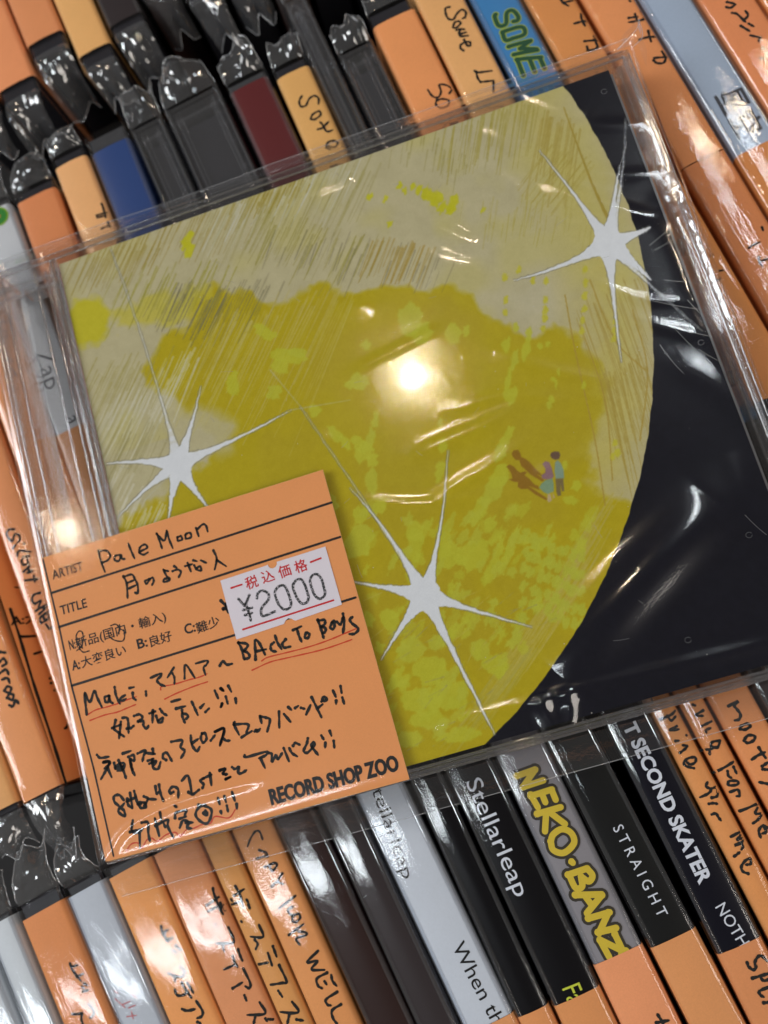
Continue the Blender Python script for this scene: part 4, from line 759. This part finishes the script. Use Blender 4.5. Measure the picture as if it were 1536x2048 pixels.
cink('handwriting', [[(85,25),(150,20),(120,90),(60,197)],[(130,85),(170,177)],[(195,30),(207,92)],[(215,60),(290,30),(292,90),(228,112)],[(215,85),(290,62)],[(240,3),(290,110),(317,187)],[(365,5),(375,90),(407,157)],[(295,412),(250,360),(195,372),(200,430),(250,480),(240,530),(302,577),(298,520),(268,490),(300,442)],[(330,400),(340,460),(382,492)],[(358,338),(382,482)],[(400,318),(440,450),(482,440)],[(325,425),(420,380)],[(440,450),(470,490),(520,482),(510,440),(450,432)],[(500,373),(540,400),(500,472)],[(540,400),(622,403)],[(618,270),(630,342),(652,328)],[(655,253),(670,340),(702,422)],[(802,328),(768,342),(765,305),(800,273),(850,300),(852,387)],[(888,212),(952,163),(992,342)],[(958,330),(1000,352),(1067,303)],[(1112,188),(1078,215),(1112,250),(1098,292)],[(1100,192),(1192,150)],[(1175,133),(1192,257)],[(1278,107),(1332,90),(1310,140),(1350,145)],[(1338,197),(1387,173)],
 [(387,618),(376,725),(440,745),(490,700)],[(358,737),(442,718)],[(455,718),(460,902)],[(478,642),(542,640),(545,740),(562,832)],[(613,598),(657,777)],[(620,672),(742,613),(745,680),(802,792)],[(665,538),(682,640)],[(700,640),(720,690)],[(815,468),(837,482)],[(820,592),(830,540),(932,518),(918,562)],[(865,602),(932,578)],[(868,692),(900,620),(960,640),(940,692),(992,702)],[(930,642),(1002,640)],[(1060,460),(1130,472),(1192,512),(1180,600),(1140,652),(1070,620),(1030,560),(1060,490),(1132,458)],[(1130,520),(1108,550),(1150,562),(1142,528)],[(1258,388),(1277,452)],[(1288,528),(1296,552)],[(1325,373),(1342,432)],[(1350,468),(1362,527)],[(1403,328),(1432,417)],[(1450,453),(1454,502)]], K5, .52, INK, card)
cink('handwriting', [[(48,1237),(80,1190),(120,1225),(177,1216)],[(240,1000),(270,1060),(300,1172)],[(240,1000),(320,1010),(332,1040),(290,1090)],[(300,1085),(340,1110),(352,1150),(300,1172)],[(415,1172),(412,1080),(410,980),(450,1000),(512,1122)],[(428,1088),(522,1068)],[(602,998),(570,1030),(580,1080),(627,1092)],[(615,928),(640,1000),(682,1067)],[(722,968),(690,1010),(710,1050),(772,1040)],[(798,872),(882,833)],[(840,860),(860,930),(887,992)],[(932,898),(920,940),(945,957),(967,920),(945,893)],[(1053,768),(1085,860),(1112,952)],[(1060,775),(1122,768),(1122,810),(1080,842)],[(1100,840),(1132,850),(1127,890),(1100,902)],[(1197,798),(1180,840),(1200,862),(1222,840),(1220,780),(1195,790)],[(1248,788),(1285,812),(1312,738)],[(1310,703),(1322,800),(1310,902)],[(1407,738),(1380,760),(1400,800),(1467,857),(1430,907),(1373,912)],[(60,570),(112,622)],[(80,652),(130,618)],[(85,662),(132,650)],[(112,600),(134,692)]], K6, .52, INK, card)
for SS, cr in (([[(130,457),(210,410),(320,380),(420,350),(520,310),(630,272)],[(153,517),(300,462),(430,432),(520,395),(622,353)]], K3), ([[(1030,817),(1042,785),(1170,760),(1320,715),(1420,690),(1507,653)],[(1073,912),(1200,850),(1380,778),(1512,735)]], K7), ([[(478,1187),(540,1150),(720,1105),(900,1060),(1050,1015),(1200,960),(1330,905),(1452,853)],[(380,1282),(560,1200),(700,1165),(900,1120),(1060,1082),(1200,1040),(1402,968)]], K6), ([[(320,937),(370,862),(440,850),(478,902),(530,820),(580,800),(640,832),(720,770),(820,740),(872,782),(940,710),(1010,700),(1100,660),(1180,650),(1230,578),(1370,592),(1442,498)]], K5)):
    cink('red_underline', SS, cr, .24, REDINK, card, z=ZC + .04)
# ---- price sticker
ZS = ZC + .12
SP = cpoly([(55,365),(290,288),(525,210),(540,200),(548,222),(565,236),(592,240),(618,226),(634,198),(632,172),(880,95),(1130,15),(1215,312),(1300,610),(1060,693),(822,775),(806,768),(785,755),(750,750),(722,772),(706,808),(460,890),(220,968),(135,670)], ZS, K6)
stk = am('price_sticker', SP[::-1], [tuple(range(len(SP)))], paper('sticker_paper', (214, 208, 218), .5, .3, .02))
for s, p0, p1 in [('税', (326, 452), (450, 410)), ('込', (492, 392), (618, 348)), ('価', (664, 338), (788, 295)), ('格', (830, 285), (955, 243))]:
    ctext('red_lettering', s, (K6[0] + p0[0] / 5.12, K6[1] + p0[1] / 5.12), (K6[0] + p1[0] / 5.12, K6[1] + p1[1] / 5.12), 18.5, REDPRINT, stk, z=ZS + .04, bold=.012)
cink('red_bar', [[(167,440),(273,405)]], K6, .36, REDPRINT, stk, z=ZS + .04, straight=True, jitter=False); cink('red_bar', [[(980,175),(1083,135)]], K6, .36, REDPRINT, stk, z=ZS + .04, straight=True, jitter=False)
cink('red_bar', [[(287,865),(1213,565)]], K6, .34, REDPRINT, stk, z=ZS + .04, straight=True, jitter=False)
def stamp_ink():
    m = paper('stamp_ink', (52, 54, 58), .6, .2, .1, 1500); nt = m.node_tree; out = [n for n in nt.nodes if n.type == 'OUTPUT_MATERIAL'][0]; p = nt.nodes['Principled BSDF']
    nz = N(nt, 'ShaderNodeTexNoise'); nz.inputs['Scale'].default_value = 3400; tc = N(nt, 'ShaderNodeTexCoord'); nt.links.new(tc.outputs['Object'], nz.inputs['Vector'])
    rp = N(nt, 'ShaderNodeMapRange'); rp.inputs[1].default_value = .38; rp.inputs[2].default_value = .52; rp.inputs[3].default_value = .15; nt.links.new(nz.outputs['Fac'], rp.inputs[0]); nt.links.new(rp.outputs[0], p.inputs['Alpha']); return m
cink('stamped_price', [[(240,552),(272,590),(302,622)],[(350,512),(332,560),(303,622)],[(320,612),(345,690),(365,772)],[(288,665),(378,642)],[(308,718),(378,697)],[(427,545),(440,492),(490,468),(545,500),(545,560),(480,640),(472,700),(492,728),(552,708),(613,680)],[(620,460),(652,425),(705,415),(740,470),(765,540),(778,600),(760,645),(710,660),(660,622),(630,560),(613,500),(620,460)],[(800,402),(830,362),(880,352),(915,400),(940,470),(957,540),(935,590),(890,600),(850,560),(815,490),(798,432),(800,402)],[(975,342),(1005,307),(1050,302),(1090,350),(1110,420),(1127,490),(1105,535),(1065,550),(1020,512),(990,440),(973,372),(975,342)]], K6, .5, stamp_ink(), stk, z=ZS + .06, jitter=False)
# ---- the clear wrap over everything, with its creases as real relief
ZF = 2.05; FX0, FX1, FY0, FY1 = XL - .9, XR + 1.0, YB - .7, YT + .7; NXF, NYF = 520, 460
fx, fy = np.meshgrid(np.linspace(FX0, FX1, NXF), np.linspace(FY0, FY1, NYF)); Zf = np.zeros((NYF, NXF))
def fnoise(cell, seed, octv=2):
    r = np.random.RandomState(seed); out = np.zeros((NYF, NXF)); a = 1
    for o in range(octv):
        n = int(145 / cell * 2 ** o) + 3; g = r.rand(n, n) - .5; xs = np.linspace(0, n - 1.001, NXF); ys = np.linspace(0, n - 1.001, NYF); i = xs.astype(int); f = xs - i; f = f * f * (3 - 2 * f); j = ys.astype(int); e = ys - j; e = e * e * (3 - 2 * e)
        out += a * ((g[j][:, i] * (1 - f) + g[j][:, i + 1] * f) * (1 - e)[:, None] + (g[j + 1][:, i] * (1 - f) + g[j + 1][:, i + 1] * f) * e[:, None]); a *= .35
    return out
Zf += fnoise(30, 41, 1) * .04 + fnoise(9, 42, 2) * .008
def crease(P, amp, sig):
    amp *= 1.7; sig *= 1.7
    Q = catmull([px2c(u, v, ZF) for u, v in P], 6); best = np.full(Zf.shape, 1e9); tt = np.zeros(Zf.shape); n = len(Q) - 1
    for i in range(n):
        d = Q[i + 1] - Q[i]; t = np.clip(((fx - Q[i][0]) * d[0] + (fy - Q[i][1]) * d[1]) / (d @ d + 1e-9), 0, 1); D = np.hypot(fx - Q[i][0] - t * d[0], fy - Q[i][1] - t * d[1]); m = D < best; best[m] = D[m]; tt[m] = ((i + t) / n)[m]
    Zf[:] += 1.5 * amp * np.exp(-(best / sig) ** 2) * np.sin(np.clip(tt, .02, .98) * math.pi) ** .6
for P, a_, s_ in [([(760,415),(845,467),(900,497),(980,520)], .10, .9), ([(850,418),(929,453),(1000,470)], .10, .9), ([(940,220),(980,240),(1050,252)], .10, .8), ([(930,240),(985,258),(1050,280)], .08, .8), ([(1020,335),(1090,360),(1190,400),(1260,425),(1350,440)], .12, 1.0), ([(1060,360),(1160,398),(1240,420),(1320,440)], .10, .9), ([(1120,240),(1220,252),(1300,245)], .08, .9),
        ([(700,745),(752,719),(832,679),(890,650)], .05, .6), ([(820,915),(875,889),(985,842),(1050,800)], .09, .9), ([(860,1000),(902,977),(979,932),(1060,880)], .07, .8), ([(1105,1352),(1170,1284),(1235,1213),(1300,1143),(1365,1075),(1440,1005)], .70, 3.2), ([(1330,1330),(1360,1270),(1400,1230)], .10, 2), ([(1400,1260),(1440,1210),(1536,1150)], .12, 2.4),
        ([(1330,400),(1390,520),(1440,640),(1470,720)], .35, 1.4), ([(1270,640),(1400,670),(1445,655)], .07, .7), ([(1380,560),(1480,760),(1560,980)], .10, 1.0), ([(210,1725),(250,1660),(340,1610),(440,1580),(520,1560)], .13, .6), ([(670,610),(710,614),(750,612)], .05, 1.0), ([(430,560),(445,600),(450,640)], .08, 1.6), ([(550,980),(620,900),(660,860)], .05, 1.0), ([(1080,1380),(1090,1420),(1120,1470)], .25, .8), ([(1130,1370),(1140,1420),(1130,1480)], .2, .8),
        ([(560,1520),(520,1400),(500,1250)], .05, 1.6), ([(250,560),(300,700),(320,900)], .04, 1.2), ([(300,350),(450,420),(600,430)], .05, 1.2), ([(900,300),(1000,330),(1100,420)], .06, .8), ([(620,330),(760,380),(900,440),(1010,520)], .07, .8), ([(1040,300),(1120,330),(1230,350),(1330,345)], .12, .8), ([(1180,560),(1290,600),(1400,600)], .06, .6), ([(1330,720),(1420,760),(1500,830)], .05, 1.6), ([(980,150),(1060,190),(1180,230)], .12, .7), ([(560,400),(640,380),(760,330)], .09, .6), ([(300,440),(380,420),(520,360)], .09, .6), ([(1460,900),(1500,1000),(1560,1100)], .07, 1.2), ([(1040,1420),(1200,1370),(1400,1320),(1560,1280)], .18, .8), ([(860,1450),(1000,1420),(1200,1360)], .12, .7), ([(980,700),(1100,740),(1200,760)], .07, .8), ([(900,820),(1010,790),(1130,800)], .06, .8), ([(700,1000),(840,1010),(960,990)], .08, .8), ([(1060,960),(1120,930),(1200,900)], .07, .9)]: crease(P, a_, s_)
edge = np.minimum(np.minimum(fx - FX0, FX1 - fx), np.minimum(fy - FY0, FY1 - fy)); Zf = np.maximum(Zf, -.25) * np.clip(edge / 3, 0, 1) - .9 * np.exp(-(edge / .7))
P = np.stack([fx, fy, Zf + ZF], -1)
V, F = grid(P); HFILM = clear('album_wrap_film', f0=.05, rough=.085, bump=.04, bscale=150, bdist=.0004, fine=.24, soft=.012); flm = am('wrap_film', V, F, HFILM, smooth=True)
r = np.random.RandomState(31); parts = []
def scr(u, v, L, an, w_):
    a_ = px2c(u, v, ZT); q = np.array([[a_[0] + L * t * math.cos(an + .1 * t), a_[1] + L * t * math.sin(an + .1 * t)] for t in np.linspace(0, 1, 5)]); V, F = ribbon(q, w_); parts.append(([(x, y, ZT + .03) for x, y in V], F))
for u, v, L, an in [(1300, 600, 13, -.62), (1310, 640, 11, -.75), (1345, 650, 6, -1.3), (1375, 600, 8, -1.25), (1320, 690, 7, -1.35), (1330, 560, 9, -.5), (1490, 1030, 5, -1.2), (1400, 700, 4, -1.0), (1240, 330, 5, .9)]: scr(u, v, L, an, .07)
for _ in range(40): scr(r.uniform(250, 1450), r.uniform(300, 1400), r.uniform(.6, 3), r.uniform(0, 6.28), .05)
for u, v in [(1208, 183), (1498, 1070), (1376, 1280), (1402, 685)]:
    a_ = px2c(u, v, ZT); q = np.array([[a_[0] + .55 * math.cos(t), a_[1] + .5 * math.sin(t)] for t in np.linspace(.4, 6.0, 14)]); V, F = ribbon(q, .045); parts.append(([(x, y, ZT + .03) for x, y in V], F))
V, F = join(parts); sm = am('lid_scratch', V, F, clear('scratch', f0=.15, rough=.3, haze=.16)); sm['kind'] = 'stuff'
parts = []
for _ in range(60):
    x, y = r.uniform(0, 122), r.uniform(0, 120); q = r.uniform(.03, .10); zz = 2.2
    parts.append(([(x + q * math.cos(t), y + q * math.sin(t), ZT + .05) for t in np.linspace(0, 5.2, 6)], [tuple(range(6))]))
V, F = join(parts); sm = am('dust', V, F, paper('dust_speck', (190, 186, 178), .8)); sm['kind'] = 'stuff'
# side walls of the wrap and its sealed lips
def lip(A, B, outv, L, z0, z1, seed, n=40, m=7, amp=.35, seamw=.16, rise=0.0):
    r = np.random.RandomState(seed); A = np.array(A, float); B = np.array(B, float); Pn = np.zeros((m, n, 3)); nz = r.normal(0, 1, (m, n))
    for _ in range(2): nz[:, 1:-1] = (nz[:, :-2] + 2 * nz[:, 1:-1] + nz[:, 2:]) / 4
    for j in range(m):
        t = j / (m - 1)
        for i in range(n):
            s = i / (n - 1); e = A * (1 - s) + B * s
            Pn[j, i] = (e[0] + outv[0] * L * t, e[1] + outv[1] * L * t, z0 + (z1 - z0) * t + rise * math.sin(t * math.pi) + nz[j, i] * amp * (1 if j else 0))
    V, F = grid(Pn); o = am('wrap_lip', V, F, LIPM, flm, True)
    V, F = tube(Pn[-1], seamw * .5, 5); am('film_seam', V, F, SEAM, o, True); return Pn
LIPM = clear('wrap_lip_film', f0=.07, rough=.05, bump=.4, bscale=260, bdist=.0006, haze=.02)
lip((FX0, FY1, 0), (FX1 + 1, FY1, 0), (0, 1), 4.6, .6, -3.5, 3)
lip((FX0, FY0, 0), (FX1, FY0, 0), (0, -1), 6.2, .2, -5.5, 5, amp=.3)
lip((FX1, FY0, 0), (FX1, FY1 + 2, 0), (1, 0), 1.6, .8, -5.5, 7, amp=.5)
lip((FX0, FY1, 0), (FX0, FY0, 0), (-1, 0), .8, .9, -7, 9, amp=.3)
for P0 in ([(FX1 - 3, FY1 - .5, 1.6), (FX1 + 1.5, FY1 + 2, 1.9), (FX1 + 3.4, FY1 + 5.4, 0)], [(FX1, FY1 - 1, 1.4), (FX1 + 2.6, FY1 + 1, .8), (FX1 + 3.4, FY1 + 5.4, 0)]):
    V, F = tube(catmull(P0, 6), .1, 5); am('film_seam', V, F, SEAM, flm, True)
V, F = grid(np.array([[(FX1 - 2, FY1 + .2, 1.7), (FX1 + .9, FY1 + .1, 1.5), (FX1 + 1.6, FY1 - 5, -.5)], [(FX1 - 1, FY1 + 2.6, .6), (FX1 + 2.2, FY1 + 3.0, 1.4), (FX1 + 2.6, FY1 - 2, .4)], [(FX1, FY1 + 4.6, -1.5), (FX1 + 3.3, FY1 + 5.3, .3), (FX1 + 2.9, FY1 + 1.6, -1.0)]]))
am('wrap_corner', V, F, LIPM, flm)
